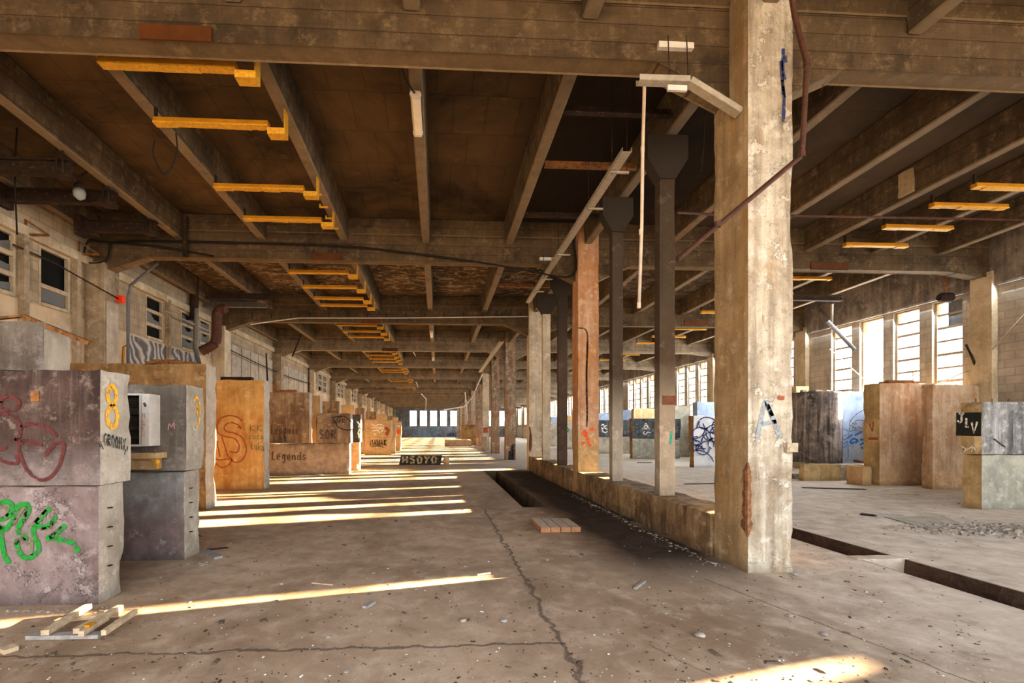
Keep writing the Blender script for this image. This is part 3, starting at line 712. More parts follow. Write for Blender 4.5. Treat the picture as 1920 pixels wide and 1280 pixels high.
# ------------------------------------------------------------------ machine-bed blocks, left
XT, XLO = -4.57, -3.06          # right edges of tall and low blocks
def low_block_left(y, label, mu, ml, mside, d=.33, x0=-4.6, xe=XLO, res=.1, amp=.022, top=2.13, xb=None):
    r = empty('concrete_block', ((x0+xe)/2, y+d/2, 0), label, 'block', 'low concrete machine beds of the left row')
    a = MB().rough(x0, xe+.03, y-.05, y+d, 1.09, top, res, amp, y); b = MB().rough(xb if xb else x0+.01, xe-.02, y, y+d-.02, 0, 1.088, res, amp, y+3)
    for m_, nm, mt in ((a, 'upper_slab', mu), (b, 'lower_base', ml)):
        # faces looking to +X get the side material
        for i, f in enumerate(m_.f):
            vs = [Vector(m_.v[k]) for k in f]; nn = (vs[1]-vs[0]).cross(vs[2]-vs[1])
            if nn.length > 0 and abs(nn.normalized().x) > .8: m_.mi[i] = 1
        m_.build(nm, [mt, mside], r)
    return r
def tall_block(y, label, mf, ms, x0, x1, d=.4, top=2.88, grp='tall concrete machine beds', res=.15, amp=.02):
    r = empty('tall_concrete_block', ((x0+x1)/2, y+d/2, 0), label, 'block', grp)
    a = MB().rough(x0, x1, y, y+d, 0, top, res, amp, y*1.3)
    for i, f in enumerate(a.f):
        vs = [Vector(a.v[k]) for k in f]; nn = (vs[1]-vs[0]).cross(vs[2]-vs[1])
        if nn.length > 0 and abs(nn.normalized().x) > .8: a.mi[i] = 1
    a.build('body', [mf, ms], r); return r
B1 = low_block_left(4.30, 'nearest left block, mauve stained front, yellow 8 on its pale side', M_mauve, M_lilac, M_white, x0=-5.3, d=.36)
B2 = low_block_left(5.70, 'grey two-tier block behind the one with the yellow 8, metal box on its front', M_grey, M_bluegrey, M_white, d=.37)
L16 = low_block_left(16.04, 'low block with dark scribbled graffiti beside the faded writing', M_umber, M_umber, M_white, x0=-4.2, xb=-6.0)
L17 = low_block_left(17.45, 'narrow visible low block with black and green tag, right behind the scribbled one', M_darkblock, M_sand, M_white, xe=-2.96)
L27 = low_block_left(27.48, 'low ochre block with white scrawl above black letters', M_sand, M_sand, M_white, xe=-2.80, x0=-4.4)
L29 = low_block_left(28.95, 'thin strip of low block just behind the one with black letters', M_sand, M_sand, M_white, xe=-2.70, x0=-4.2)
L33 = low_block_left(32.9, 'farthest low ochre block with a red splash', M_sand, M_sand, M_white, xe=-2.66, x0=-4.1)
B0 = tall_block(6.05, 'tall grey block by the left wall with a bent rail on top', M_grey, M_white, -7.6, -5.0, .42, 2.96)
B3 = tall_block(9.23, 'long brown tall block with rusty iron on top, behind the grey block', M_brown, M_white, -7.2, XT, .42)
B4 = tall_block(12.22, 'tall ochre block with red letter outlines and black words', M_orange, M_white, -6.3, XT, .40)
B5 = tall_block(16.42, 'tall brown block with faded cursive writing', M_umber, M_white, -6.4, XT, .4)
for y, nm, mt in ((17.9, 'pale tall block right behind the one with faded writing', M_sand), (21.4, 'third tall block past the ochre one, beige', M_umber), (25.0, 'fourth tall block past the ochre one', M_sand), (28.6, 'fifth tall block past the ochre one, brown', M_umber),
                  (34.2, 'sixth tall block past the ochre one', M_umber), (40.2, 'seventh tall block past the ochre one', M_sand), (46.2, 'eighth tall block past the ochre one', M_umber), (52.2, 'farthest tall block of the left row', M_sand)):
    tall_block(y, nm, mt, M_white, -6.2, XT, .4, res=.4)

# graffiti on the left blocks
XS = XLO+.03
strokes(B1, 'X', XS, [[(207, 724), (200, 735), (203, 752), (209, 759), (215, 752), (216, 735), (210, 724), (206, 724)], [(209, 760), (201, 770), (200, 788), (207, 800), (215, 798), (219, 782), (216, 768), (209, 759)]], .045, P_yel, 'graffiti_number', 'yellow painted number 8')
word(B1, 'X', XS, 'GROOMY', 193, 812, 236, 834, .014, P_black, skew=12)
strokes(B1, 'X', XS, [[(182, 829), (188, 838)], [(186, 827), (192, 842)], [(234, 842), (232, 852)], [(238, 836), (237, 846)]], .012, P_black)
MB().box(XS, XS+.006, 4.46, 4.56, 1.29, 1.385).build('number_plate', M_galv, B1)
F1 = 4.25
strokes(B1, 'Y', F1, [[(2, 755), (6, 746), (20, 743), (34, 749), (37, 758), (30, 768), (14, 769), (3, 762), (3, 752)], [(-8, 780), (8, 774), (28, 781), (40, 800), (37, 818), (28, 824)], [(40, 800), (62, 794), (90, 802), (108, 818)], [(28, 824), (50, 826), (80, 834)],
    [(86, 854), (102, 834), (116, 830), (121, 838), (114, 868), (100, 890), (84, 899), (68, 896), (52, 880), (40, 855), (36, 836), (44, 828)], [(-5, 858), (12, 866), (34, 868), (32, 852)], [(-6, 845), (14, 838)]], .03, P_red, 'graffiti_figure', 'faint dark red outline figure')
F1b = 4.30
strokes(B1, 'Y', F1b, [[(-6, 948), (8, 940), (22, 944), (22, 960), (8, 972), (-4, 972)], [(5, 985), (4, 1010), (10, 1040), (18, 1055)], [(26, 974), (34, 950), (52, 945), (54, 958), (44, 975), (34, 990)], [(34, 990), (38, 1002)], [(68, 980), (82, 965), (95, 952)],
   [(68, 982), (80, 988), (96, 982), (106, 966)], [(32, 1010), (36, 1032), (52, 1046), (74, 1030), (64, 1000), (66, 985)], [(124, 984), (106, 1000), (88, 1010)], [(92, 1008), (120, 1012), (138, 1018), (148, 1034)], [(44, 1000), (50, 1012)], [(-4, 985), (10, 992), (26, 976)]], .045, P_green, 'graffiti_lettering', 'green sprayed lettering')
strokes(B1, 'Y', F1b, [[(-4, 952), (10, 950), (16, 962), (2, 976)], [(24, 985), (40, 960), (50, 952), (46, 980)], [(60, 985), (88, 955)], [(76, 992), (96, 986), (100, 970)], [(62, 1006), (60, 1040)], [(30, 1020), (42, 1008), (54, 1020)], [(98, 1004), (116, 986)]], .028, P_olive, 'graffiti_shading', 'olive shading strokes')
MB().box(-3.62, -3.55, 4.24, 4.25, 1.84, 1.93).build('rust_plate', M_rust, B1)
for b, y in ((B1, 4.30), (B2, 5.70)):
    mb = MB()
    for z in (.32, .5, .68, .86): mb.bar((XLO-.02, y+.12, z), (XLO+.012, y+.12, z), .035, .008)
    mb.build('staple', M_steel, b)
strokes(B2, 'X', XS, [[(362, 752), (368, 744), (370, 750)], [(368, 758), (369, 775), (367, 780)], [(373, 752), (374, 775), (371, 796), (366, 800)], [(365, 768), (373, 764)]], .03, P_yel, 'graffiti_number', 'faint yellow number')
MB().box(XS, XS+.006, 5.86, 5.95, 1.35, 1.44).build('number_plate', M_galv, B2)
strokes(B2, 'Y', 5.65, [[(316, 806), (318, 794), (322, 800), (326, 792), (328, 804)]], .012, P_pink)
# metal cabinet frame hung on the grey block: frame, louvre, door edge
cb = empty('switch_cabinet', (-3.72, 5.6, 1.5), 'open white metal switch cabinet with scratched letters, mounted on the grey block', 'cabinet')
p0, p1c = atY(225, 737, 5.5), atY(280, 838, 5.5)
def pbox(a, b, y0, y1, Y): # photo rectangle at depth Y
    A, B = atY(*a, Y), atY(*b, Y); return (min(A.x, B.x), max(A.x, B.x), y0, y1, min(A.z, B.z), max(A.z, B.z))
mb = MB(); mb.box(*pbox((220, 737), (266, 741), 5.46, 5.65, 5.46)); mb.box(*pbox((220, 833), (266, 837), 5.46, 5.65, 5.46)); mb.box(*pbox((261, 741), (265, 833), 5.46, 5.65, 5.46)); mb.build('frame', M_whitepaint, cb)
mb = MB(); mb.box(*pbox((220, 741), (261, 833), 5.55, 5.65, 5.55)); mb.build('interior', M_grille, cb)
mb = MB()
for i in range(7): mb.box(*pbox((220, 744+i*3), (261, 745+i*3), 5.53, 5.55, 5.53))
mb.build('louvre', M_steel, cb)
for yv, h in ((771, 6), (798, 8), (818, 5)): MB().box(*pbox((220, yv), (261, yv+h), 5.50, 5.55, 5.50)).build('rail', M_steel, cb)
dr = MB().box(*pbox((265.5, 738), (279.5, 836), 5.44, 5.65, 5.44)).build('door_edge', M_whitepaint, cb)
word(dr, 'Y', 5.44, 'MEEN', 267, 775, 273, 823, .009, P_pink, vertical=True)
strokes(dr, 'Y', 5.44, [[(271, 755), (274, 762)]], .028, P_black, 'keyhole')
mb = MB(); mb.box(*pbox((230, 849), (292, 860), 5.42, 5.64, 5.42)); mb.box(*pbox((230, 860), (290, 880), 5.5, 5.64, 5.5))
o = mb.build('concrete_ledge', M_sand, B2)
gp = MB().tube([atY(286, 862, 5.36), atY(294, 862, 5.36), atY(295, 866, 5.36), atY(295, 879, 5.36)], .016, 8).build('yellow_gas_pipe', M_yellow); tag(gp, 'short yellow gas pipe elbow at the ledge of the grey block', 'pipe')
MB().tube([atY(295, 862, 5.36), atY(295, 868, 5.36)], .026, 8).build('fitting', M_yellow_edge, gp)

y4 = 12.22
strokes(B4, 'Y', y4, [[(452, 802), (446, 796), (432, 792), (421, 799), (424, 808), (440, 812), (456, 822), (462, 845), (454, 862), (440, 866), (430, 856)], [(445, 802), (448, 800), (452, 804)], [(407, 800), (412, 786), (428, 779), (446, 782), (454, 790)], [(407, 800), (410, 812), (422, 818), (440, 822), (449, 836), (444, 848), (430, 846)],
   [(403, 812), (413, 856)], [(416, 818), (428, 856)], [(403, 830), (410, 828)], [(402, 858), (412, 862), (434, 860), (428, 872), (415, 876), (405, 868)]], .035, P_red2, 'graffiti_lettering', 'red outline letters')
word(B4, 'Y', y4, 'KK', 467, 796, 495, 808, .022, P_olive); word(B4, 'Y', y4, 'caca', 466, 812, 496, 823, .02, P_olive); word(B4, 'Y', y4, 'kaka', 470, 828, 497, 842, .02, P_olive, skew=4)
word(B5, 'Y', 16.42, 'Leppuie', 508, 796, 562, 814, .05, P_brown); word(B5, 'Y', 16.42, 'of', 522, 816, 540, 825, .05, P_brown, skew=2); word(L16, 'Y', 16.04, 'Legends', 509, 846, 576, 862, .05, P_brown)
strokes(L16, 'Y', 15.99, [[(632, 784), (645, 780), (658, 790), (668, 800)], [(628, 788), (634, 800), (650, 806), (663, 804)], [(622, 783), (640, 779)]], .04, P_black)
word(L16, 'Y', 15.99, 'BOFR', 624, 785, 648, 793, .03, P_black)
word(L16, 'Y', 15.99, 'SOR', 598, 806, 632, 822, .07, P_brown)
strokes(L17, 'Y', 17.40, [[(670, 790), (676, 800), (672, 812), (678, 818)]], .06, P_white); strokes(L17, 'Y', 17.40, [[(671, 802), (677, 804), (673, 812)]], .05, P_green)
strokes(L27, 'Y', 27.43, [[(697, 794), (703, 798), (712, 795), (720, 799)], [(696, 802), (706, 801), (716, 804)], [(698, 808), (708, 806), (712, 812)], [(712, 800), (719, 803), (714, 810)], [(700, 812), (706, 815)]], .06, P_white)
strokes(L27, 'Y', 27.43, [[(722, 802), (728, 806), (724, 816)]], .2, P_red2)
word(L27, 'Y', 27.48, 'NAWAK', 694, 824, 726, 835, .07, P_black); strokes(L27, 'Y', 27.48, [[(694, 837), (710, 836), (720, 839)]], .05, P_black)
strokes(L33, 'Y', 32.85, [[(744, 808), (750, 810)]], .35, P_orange); strokes(L33, 'Y', 32.85, [[(744, 798), (750, 799)]], .1, P_white)

# ------------------------------------------------------------------ machine-bed blocks, right
def low_block_right(y, label, mu, ml, mside, xe=10.67, x1=12.4, d=.36, res=.12, top=2.13):
    r = empty('concrete_block', ((xe+x1)/2, y+d/2, 0), label, 'block', 'low concrete machine beds of the right row')
    a = MB().rough(xe, x1, y-.03, y+d, 1.09, top, res, .02, y); b = MB().rough(xe+.03, x1-.01, y, y+d-.02, 0, 1.088, res, .025, y+3)
    for m_, nm, mt in ((a, 'upper_slab', mu), (b, 'lower_base', ml)):
        for i, f in enumerate(m_.f):
            vs = [Vector(m_.v[k]) for k in f]; nn = (vs[1]-vs[0]).cross(vs[2]-vs[1])
            if nn.length > 0 and abs(nn.normalized().x) > .8: m_.mi[i] = 1
        m_.build(nm, [mt, mside], r)
    return r
R1 = low_block_right(8.42, 'nearest right block, grey tiers with white letters on a black square', M_steelgrey, M_greenish, M_ochreside)
XR1 = 10.67
strokes(R1, 'X', XR1, [[(1793.5, 795), (1840.5, 795)]], .47, P_solid_black, 'black_square', 'black painted square', off=.01)
word(R1, 'X', XR1, 'J', 1796, 775, 1813, 793, .04, P_white, name='graffiti_lettering').location.x -= .01
word(R1, 'X', XR1, 'L', 1811, 784, 1822, 801, .04, P_white).location.x -= .01
word(R1, 'X', XR1, 'V', 1822, 790, 1838, 812, .04, P_white).location.x -= .01
strokes(R1, 'X', XR1, [[(1803, 836), (1812, 842), (1808, 846)], [(1814, 842), (1822, 838), (1828, 832), (1822, 846)], [(1826, 834), (1829, 844)]], .02, P_white)
for i, px in enumerate((1815, 1851)): pass
mb = MB()
for x in (10.8, 11.15, 11.5): mb.tube([(x, 8.6, 2.12), (x, 8.6, 2.2)], .012, 6)
mb.build('anchor_bolt', M_rust, R1)
strokes(R1, 'Y', 8.39, [[(1862, 822), (1884, 838)]], .03, P_black, 'scratch')
R2 = tall_block(12.13, 'big tall block with rust streaks in front of the near windows', M_rb, M_ochreside, 12.36, 14.0, .50, 2.88, 'tall concrete machine beds of the right row', .12)
R2b = tall_block(11.30, 'smoke-darkened concrete stub between the big rust-streaked block and the right pilaster', M_rb, M_rb, 12.98, 14.32, .28, 2.76, 'tall concrete machine beds of the right row', .12)
strokes(R2, 'X', 12.36, [[(1629, 822), (1647, 822)]], .07, P_red2); strokes(R2, 'X', 12.36, [[(1631, 794), (1636, 808), (1638, 790)]], .04, P_red2)
o = MB().rough(12.02, 12.3, 12.3, 12.8, 0, .52, .12, .012, 3).build('concrete_stub', M_sand); tag(o, 'small sandy concrete stub against the left foot of the big rust-streaked block', 'block')
R15 = tall_block(14.46, 'blue-white block with blue painted face, behind the round drum', M_bluewhite, M_bluewhite, 13.27, 14.40, .35, 2.84, 'tall concrete machine beds of the right row')
yb = 14.46
strokes(R15, 'Y', yb, [[(1573, 811), (1580, 804), (1589, 808), (1590, 818), (1583, 824), (1574, 820), (1573, 810)], [(1573, 815), (1580, 817), (1588, 815)], [(1574, 826), (1580, 832), (1588, 827), (1586, 836), (1579, 838), (1574, 832)], [(1576, 838), (1575, 858)], [(1590, 832), (1590, 858)]], .025, P_blue, 'graffiti_figure', 'blue line drawing of a bearded face')
strokes(R15, 'Y', yb, [[(1630, 762), (1606, 776), (1594, 790), (1594, 798), (1606, 788), (1622, 790), (1624, 800), (1616, 808), (1602, 806), (1592, 808), (1594, 798)]], .02, P_navy, 'speech_bubble')
word(R15, 'Y', yb, 'un', 1597, 790, 1607, 796, .018, P_navy); word(R15, 'Y', yb, 'Pocher', 1598, 798, 1621, 805, .018, P_navy)
strokes(R15, 'Y', yb, [[(1592, 830), (1600, 822), (1608, 827), (1594, 831)], [(1602, 816), (1610, 812), (1616, 810)], [(1588, 822), (1598, 814)], [(1612, 824), (1628, 824)], [(1612, 834), (1620, 830), (1628, 836)], [(1614, 838), (1622, 842), (1627, 840)]], .07, P_blue)
dm = MB(); dm.lathe([(.70, .5), (.71, 1.2), (.70, 2.0), (.71, 2.72), (.68, 2.78), (.2, 2.80)], (12.45, 14.42, 0), 32)
o = dm.build('concrete_drum', M_drum, smooth=True); tag(o, 'sooty round concrete drum left of the blue-white block', 'drum')
mb = MB(); rnd = random.Random(8)
for i in range(26):
    a = rnd.uniform(0, 6.28); q = rnd.uniform(0, .6); x, y = 12.45+q*cos(a), 14.42+q*sin(a); s = rnd.uniform(.03, .09)
    mb.rough(x-s, x+s, y-s*.7, y+s*.7, 2.78, 2.78+s*1.1, .05, .02, i)
mb.build('rubble_crust', M_rubble, o)['kind'] = 'stuff'
for i, (a, b, y, m_, lb) in enumerate(((11.13, 12.32, 13.5, M_ochreside, 'low ochre concrete plinth with two holes, in front of the round drum'), (12.36, 13.5, 13.55, M_white, 'low pale concrete plinth in front of the blue-white block'))):
    o = MB().rough(a, b, y-.2, y+.0 if i == 0 else y+.1, 0, .5, .12, .012, i).build('concrete_plinth', m_); tag(o, lb, 'plinth')
rb = MB().bar(atZ(1598, 862, .53), atZ(1618, 866, .53), .12, .06).build('brick_offcut', M_rust); tag(rb, 'rusty broken plank lying on the pale plinth', 'plank')
# things behind the posts
R18 = low_block_right(18.1, 'white low block with sweeping dark blue curls', M_swirlwhite, M_swirlwhite, M_brown, xe=10.42)
sw = []
rnd = random.Random(4)
for cx, cy, r_, a0, a1 in ((1312, 815, 14, 2, 5.5), (1325, 800, 18, 3, 6), (1340, 812, 16, 2.4, 5.2), (1318, 840, 12, 0, 4), (1306, 826, 8, 1, 5), (1335, 830, 20, 3.2, 6.2), (1350, 800, 14, 2, 5), (1303, 850, 16, 3.6, 6), (1345, 824, 9, 0, 3.5), (1328, 815, 9, .5, 3.6), (1316, 862, 22, 3.4, 5), (1352, 836, 14, 3, 5), (1300, 800, 22, .2, 1.6), (1345, 790, 24, 1.4, 3), (1308, 870, 26, 4.6, 6.1), (1330, 850, 24, 3.4, 5.4), (1300, 838, 14, 4.2, 6.6), (1338, 832, 10, 2, 6), (1320, 795, 9, .8, 3.8), (1350, 815, 18, 2.6, 4.4)):
    sw.append([(cx+r_*cos(a0+(a1-a0)*t/6)*(1+.15*t/6), cy+r_*sin(a0+(a1-a0)*t/6)) for t in range(7)])
sw = [[(x, min(y, 872)) for x, y in l if x > 1297] for l in sw]; sw = [l for l in sw if len(l) > 2]
strokes(R18, 'Y', 18.07, [[(x, y) for x, y in l] for l in sw], .05, P_navy, 'graffiti_swirls', 'dark blue curling swirls', off=.012)
R24 = low_block_right(23.6, 'low block with dark upper half bearing a white triangle drawing', M_darkblock, M_greenish, M_brown, xe=10.25, x1=12.9)
strokes(R24, 'Y', 23.57, [[(1211, 793), (1204, 804), (1218, 804), (1211, 793)]], .04, P_white, 'graffiti_tag', curve=False); strokes(R24, 'Y', 23.57, [[(1211, 797), (1208, 801), (1211, 803), (1214, 800), (1211, 797)], [(1209, 808), (1206, 812), (1211, 814), (1214, 810), (1220, 811)]], .04, P_white)
R29 = low_block_right(28.4, 'low block with dark top and white scrawl, seen right of the rust-orange pillar', M_darkblock, M_white, M_brown, xe=10.0, x1=12.2, res=.2)
strokes(R29, 'Y', 28.37, [[(1127, 798), (1131, 795), (1133, 799), (1138, 797)], [(1129, 803), (1134, 802), (1139, 805)], [(1130, 808), (1135, 811), (1139, 808)], [(1128, 800), (1130, 810)]], .06, P_white)
R35 = low_block_right(34.5, 'low pale block with green marks, behind the dark brown post', M_white, M_white, M_sand, xe=9.4, x1=12, res=.3)
strokes(R35, 'Y', 34.47, [[(1062, 800), (1066, 806), (1062, 810)]], .1, P_green)
R41 = low_block_right(40.5, 'farthest low pale block of the right row', M_white, M_white, M_sand, xe=9.8, x1=12, res=.3)
for y, lb, m_ in ((21.2, 'pale tall block behind the one with blue curls', M_bluewhite), (24.9, 'green-grey tall block behind the foreground post', M_greenish), (28.3, 'beige tall block behind the white triangle drawing', M_sand), (30.6, 'white tall block beside the soot-blackened post', M_bluewhite), (37.0, 'blue-white tall block glimpsed right of the rust-orange pillar', M_bluewhite),
                  (43.4, 'seventh tall block of the right row, deep in the hall', M_sand), (49.4, 'eighth tall block of the right row, deep in the hall', M_bluewhite)):
    tall_block(y, lb, m_, m_, 12.4, 14.2, .4, grp='tall concrete machine beds of the right row', res=.3)

# ------------------------------------------------------------------ iron and fittings on the left blocks
o = MB().bar(atY(-6, 597, 6.15), atY(43, 592, 6.15), .05, .03).bar(atY(43, 592, 6.15), atY(170, 644, 6.0), .06, .05).build('bent_rail', M_rust); tag(o, 'bent rusty steel rail lying over the tall grey block by the left wall', 'rail')
mb = MB(); a = atY(275, 679, 9.35); b = atY(362, 679, 9.35); mb.box(a.x, b.x, 9.3, 9.55, 2.88, 2.93); mb.box(a.x+.1, b.x-.3, 9.32, 9.5, 2.93, 2.97)
o = mb.build('rusty_bed_plate', M_rust); tag(o, 'rusty iron plate on top of the long brown block', 'plate')
a = atY(415, 708, 12.35); b = atY(472, 708, 12.35)
o = MB().box(a.x, b.x, 12.3, 12.5, 2.88, 2.96).build('iron_bed_bar', M_steel); tag(o, 'black iron bar on top of the ochre block', 'bar')
a = atY(512, 730, 16.3); b = atY(555, 730, 16.3)
mb = MB(); mb.box(a.x, b.x, 16.25, 16.45, 2.88, 2.96); mb.box(a.x, a.x+.08, 16.25, 16.45, 2.96, 3.2)
o = mb.build('rusty_bracket', M_rust); tag(o, 'rusty angle bracket on top of the block with faded writing', 'bracket')
a = atY(1660, 716, 12.3); b = atY(1717, 716, 12.3)
mb = MB(); mb.box(a.x, b.x, 12.2, 12.5, 2.88, 2.94); mb.box(a.x+.05, b.x-.1, 12.25, 12.35, 2.94, 2.97)
mb.tube([atY(1706, 712, 12.4), atY(1712, 712, 12.4), atY(1712, 695, 12.4)], .01, 5)
o = mb.build('rusty_bed_plate', M_rust); tag(o, 'rusty iron plate on top of the big rust-streaked block', 'plate')

# ------------------------------------------------------------------ yellow lamp channels with end brackets
def yellow_channel(y, x0, x1, z, label, bracket=True, grp='yellow lamp channels between joists'):
    r = empty('yellow_lamp_channel', ((x0+x1)/2, y, z), label, 'light fitting', grp)
    MB().box(x0, x1, y-.05, y+.05, z, z+.06).build('channel', M_yellow, r)
    mb = MB(); rnd = random.Random(y); x = x0
    while x < x1:
        L = rnd.uniform(.08, .3); mb.box(x, min(x+L, x1), y-.06, y+.055, z-.014-rnd.uniform(0, .018), z-.002); x += L
    mb.build('flaking_lip', M_yellow_edge, r)
    if bracket:
        mb = MB(); bz = z-.14
        mb.box(x1, x1+.25, y-.07, y+.08, bz, bz+.015); mb.box(x1+.235, x1+.25, y-.07, y+.08, bz+.015, z+.22); mb.box(x1, x1+.235, y-.07, y-.05, bz+.015, bz+.09)
        mb.build('end_bracket', M_yellow_edge, r)
    MB().box(x0+.0, x0+.03, y-.02, y+.02, z+.06, z+.22).build('hanger', M_steel, r)
    MB().tube([((x0+x1)/2, y, z+.06), ((x0+x1)/2, y, z+.12)], .012, 6).build('stud', M_steel, r)
YOFF = {0: [], 1: [.5, 1.55, 3.3, 4.55], 2: [1.4, 2.7, 3.9, 4.75], 3: [1.2, 2.4, 3.6], 4: [1.2, 2.5, 3.8, 5.0], 5: [1.2, 2.5, 3.8], 6: [1.5, 3.5], 7: [1.5, 3.5]}
bn = ['', 'nearest full bay', 'second bay', 'third bay', 'fourth bay', 'fifth bay', 'sixth bay', 'seventh bay']
for n in range(1, 8):
    for k, dy in enumerate(YOFF[n]):
        z = [0, 5.97, 5.84, 5.72, 5.68, 5.64, 5.6, 5.55][n]
        yellow_channel(YB(n)+dy, -4.05, -2.45, z, f'{ORD[k]} yellow lamp channel over the left aisle in the {bn[n]}')
YOR = {1: [2.5, 3.2, 4.15, 5.1], 2: [1.2, 2.6, 3.9, 5.0], 3: [1.2, 2.8, 4.4], 4: [1.5, 3.5], 5: [1.5, 3.5]}
for n in range(1, 6):
    for k, dy in enumerate(YOR[n]):
        z = [0, 5.93, 5.84, 5.72, 5.68, 5.64][n]
        yellow_channel(YB(n)+dy, 9.6, 11.15, z, f'{ORD[k]} yellow lamp channel over the right aisle in the {bn[n]}', False, 'yellow lamp channels of the right aisle')
mb = MB()
for t in range(4): y = 8.9+t*.5; mb.box(-2.42, -2.25, y, y+.03, 6.10, 6.13); mb.box(-2.42, -2.39, y, y+.03, 6.13, 6.17)
tag(mb.build('yellow_clip_strip', M_yellow_edge), 'row of small yellow clips under the fourth joist from the left wall', 'clips')
# steel plates on the beams
for i, (px, py, qx, qy, n, lb) in enumerate(((262, 45, 397, 79, 1, 'nearest crossbeam, upper left of the picture'), (585, 474, 640, 488, 2, 'second crossbeam over the left aisle'), (678, 596, 713, 606, 3, 'third crossbeam over the left aisle'), (716, 652, 746, 658, 4, 'fourth crossbeam over the left aisle'),
        (1520, 492, 1590, 507, 2, 'second crossbeam beside the foreground pillar'), (1283, 600, 1329, 610, 3, 'third crossbeam in the right aisle'))):
    y = YB(n)-.012; A, B = atY(px, py, y), atY(qx, qy, y)
    o = MB().box(A.x, B.x, y-.012, y+.012, B.z, A.z).build('steel_plate', M_orangeplate); tag(o, 'ochre painted steel plate on the '+lb, 'plate', 'ochre steel plates on the crossbeams')
# white tube lamps under the centre joist
def tube_lamp(y, L, label, z, x=-.31):
    r = empty('tube_lamp', (x, y+L/2, z), label, 'lamp', 'white tube lamps under the centre joist')
    MB().prism([(x-.05, z), (x-.07, z-.03), (x-.045, z-.075), (x+.045, z-.075), (x+.07, z-.03), (x+.05, z)], 'y', y+.05, y+L-.05).build('diffuser', M_lampglass, r)
    mb = MB(); 
    for a in (y, y+L-.05): mb.prism([(x-.06, z+.005), (x-.08, z-.03), (x-.05, z-.085), (x+.05, z-.085), (x+.08, z-.03), (x+.06, z+.005)], 'y', a, a+.05)
    mb.build('end_cap', M_whitepaint, r)
A = atY(778, 178, 6.15); tube_lamp(6.2, .85, 'long white tube lamp on the centre joist of the nearest full bay', 6.18)
MB_ = MB().tube(smooth_pts([(-.31, 6.22, 6.15), (-.43, 6.0, 6.2), (-.5, 5.7, 6.3), (-.5, 5.6, 6.4)]), .012, 6).build('lamp_cable', M_black); tag(MB_, 'black cable stub leading into the near white tube lamp', 'cable')
for n, dy in ((3, 3.2), (4, .8), (4, 4.3), (5, 1.5)): tube_lamp(YB(n)+dy, 1.15, f'white tube lamp on the centre joist, {"third" if n == 3 else "early fourth" if dy < 1 else "late fourth" if n == 4 else "fifth"} bay', zb(n)+.38)

# ------------------------------------------------------------------ dark steel beams on hanger rods, left
for i, (yc, xe) in enumerate(((7.98, -6.15), (9.03, -6.15), (10.3, -6.15))):
    r = empty('steel_beam', (-7.2, yc, 6.0), ['nearest', 'middle', 'farthest'][i]+' of the three dark steel beams jutting from the left wall', 'beam', 'dark steel beams on hanger rods')
    z = (5.97, 6.0, 6.0)[i]
    mb = MB(); x0 = XL+(.0 if i < 2 else .45)
    mb.box(x0, xe, yc-.07, yc+.07, z+.10, z+.125); mb.box(x0, xe, yc-.07, yc+.07, z-.125, z-.10); mb.box(x0, xe, yc-.01, yc+.01, z-.10, z+.10)
    mb.build('flanges', M_steel, r)
    if i: MB().box(x0, x0+.12, yc-.14, yc+.14, z-.22, z+.2).build('end_plate', M_steel, r)
    mb = MB()
    for dx in (-.18, -.08):
        for dy in (-.09,): mb.tube([(xe+dx, yc+dy, z-.16), (xe+dx, yc+dy, ceil_z(yc)-.02)], .014, 6)
    mb.build('hanger_rod', M_steel, r)
    MB().box(xe-.25, xe-.02, yc-.1, yc+.1, z-.165, z-.127).build('clamp', M_steel, r)
for i, (px0, px1, py, Y) in enumerate(((385, 505, 555, 15.0), (380, 500, 570, 16.4))):
    a, b = atY(px0, py, Y), atY(px1, py, Y)
    o = MB().box(a.x, b.x, Y-.07, Y+.07, a.z-.1, a.z-.07).box(a.x, b.x, Y-.07, Y+.07, a.z+.07, a.z+.1).box(a.x, b.x, Y-.01, Y+.01, a.z-.07, a.z+.07).build('steel_beam', M_steel if i == 0 else M_greypipe)
    tag(o, ['dark steel beam', 'grey pipe-like steel beam'][i]+' by the left wall in the second bay', 'beam')
# caged bulb lamp on the middle steel beam
r = empty('bulkhead_lamp', (-6.35, 8.8, 6.3), 'old glass bulb lamp hanging on the middle dark steel beam', 'lamp')
c = atY(149, 361, 8.7)
MB().lathe([(.03, -.13), (.09, -.08), (.10, 0), (.08, .06)], c, 14).build('globe', M_milky, r, smooth=True)
MB().lathe([(.085, .06), (.09, .12), (.05, .18), (.02, .2)], c, 14).build('cap', M_steel, r, smooth=True)
MB().tube(smooth_pts([c+Vector((0, 0, .2)), c+Vector((.02, 0, .3)), c+Vector((.12, 0, .38)), c+Vector((.16, 0, .55)), c+Vector((.16, 0, .8))]), .018, 7).build('stem', M_steel, r)

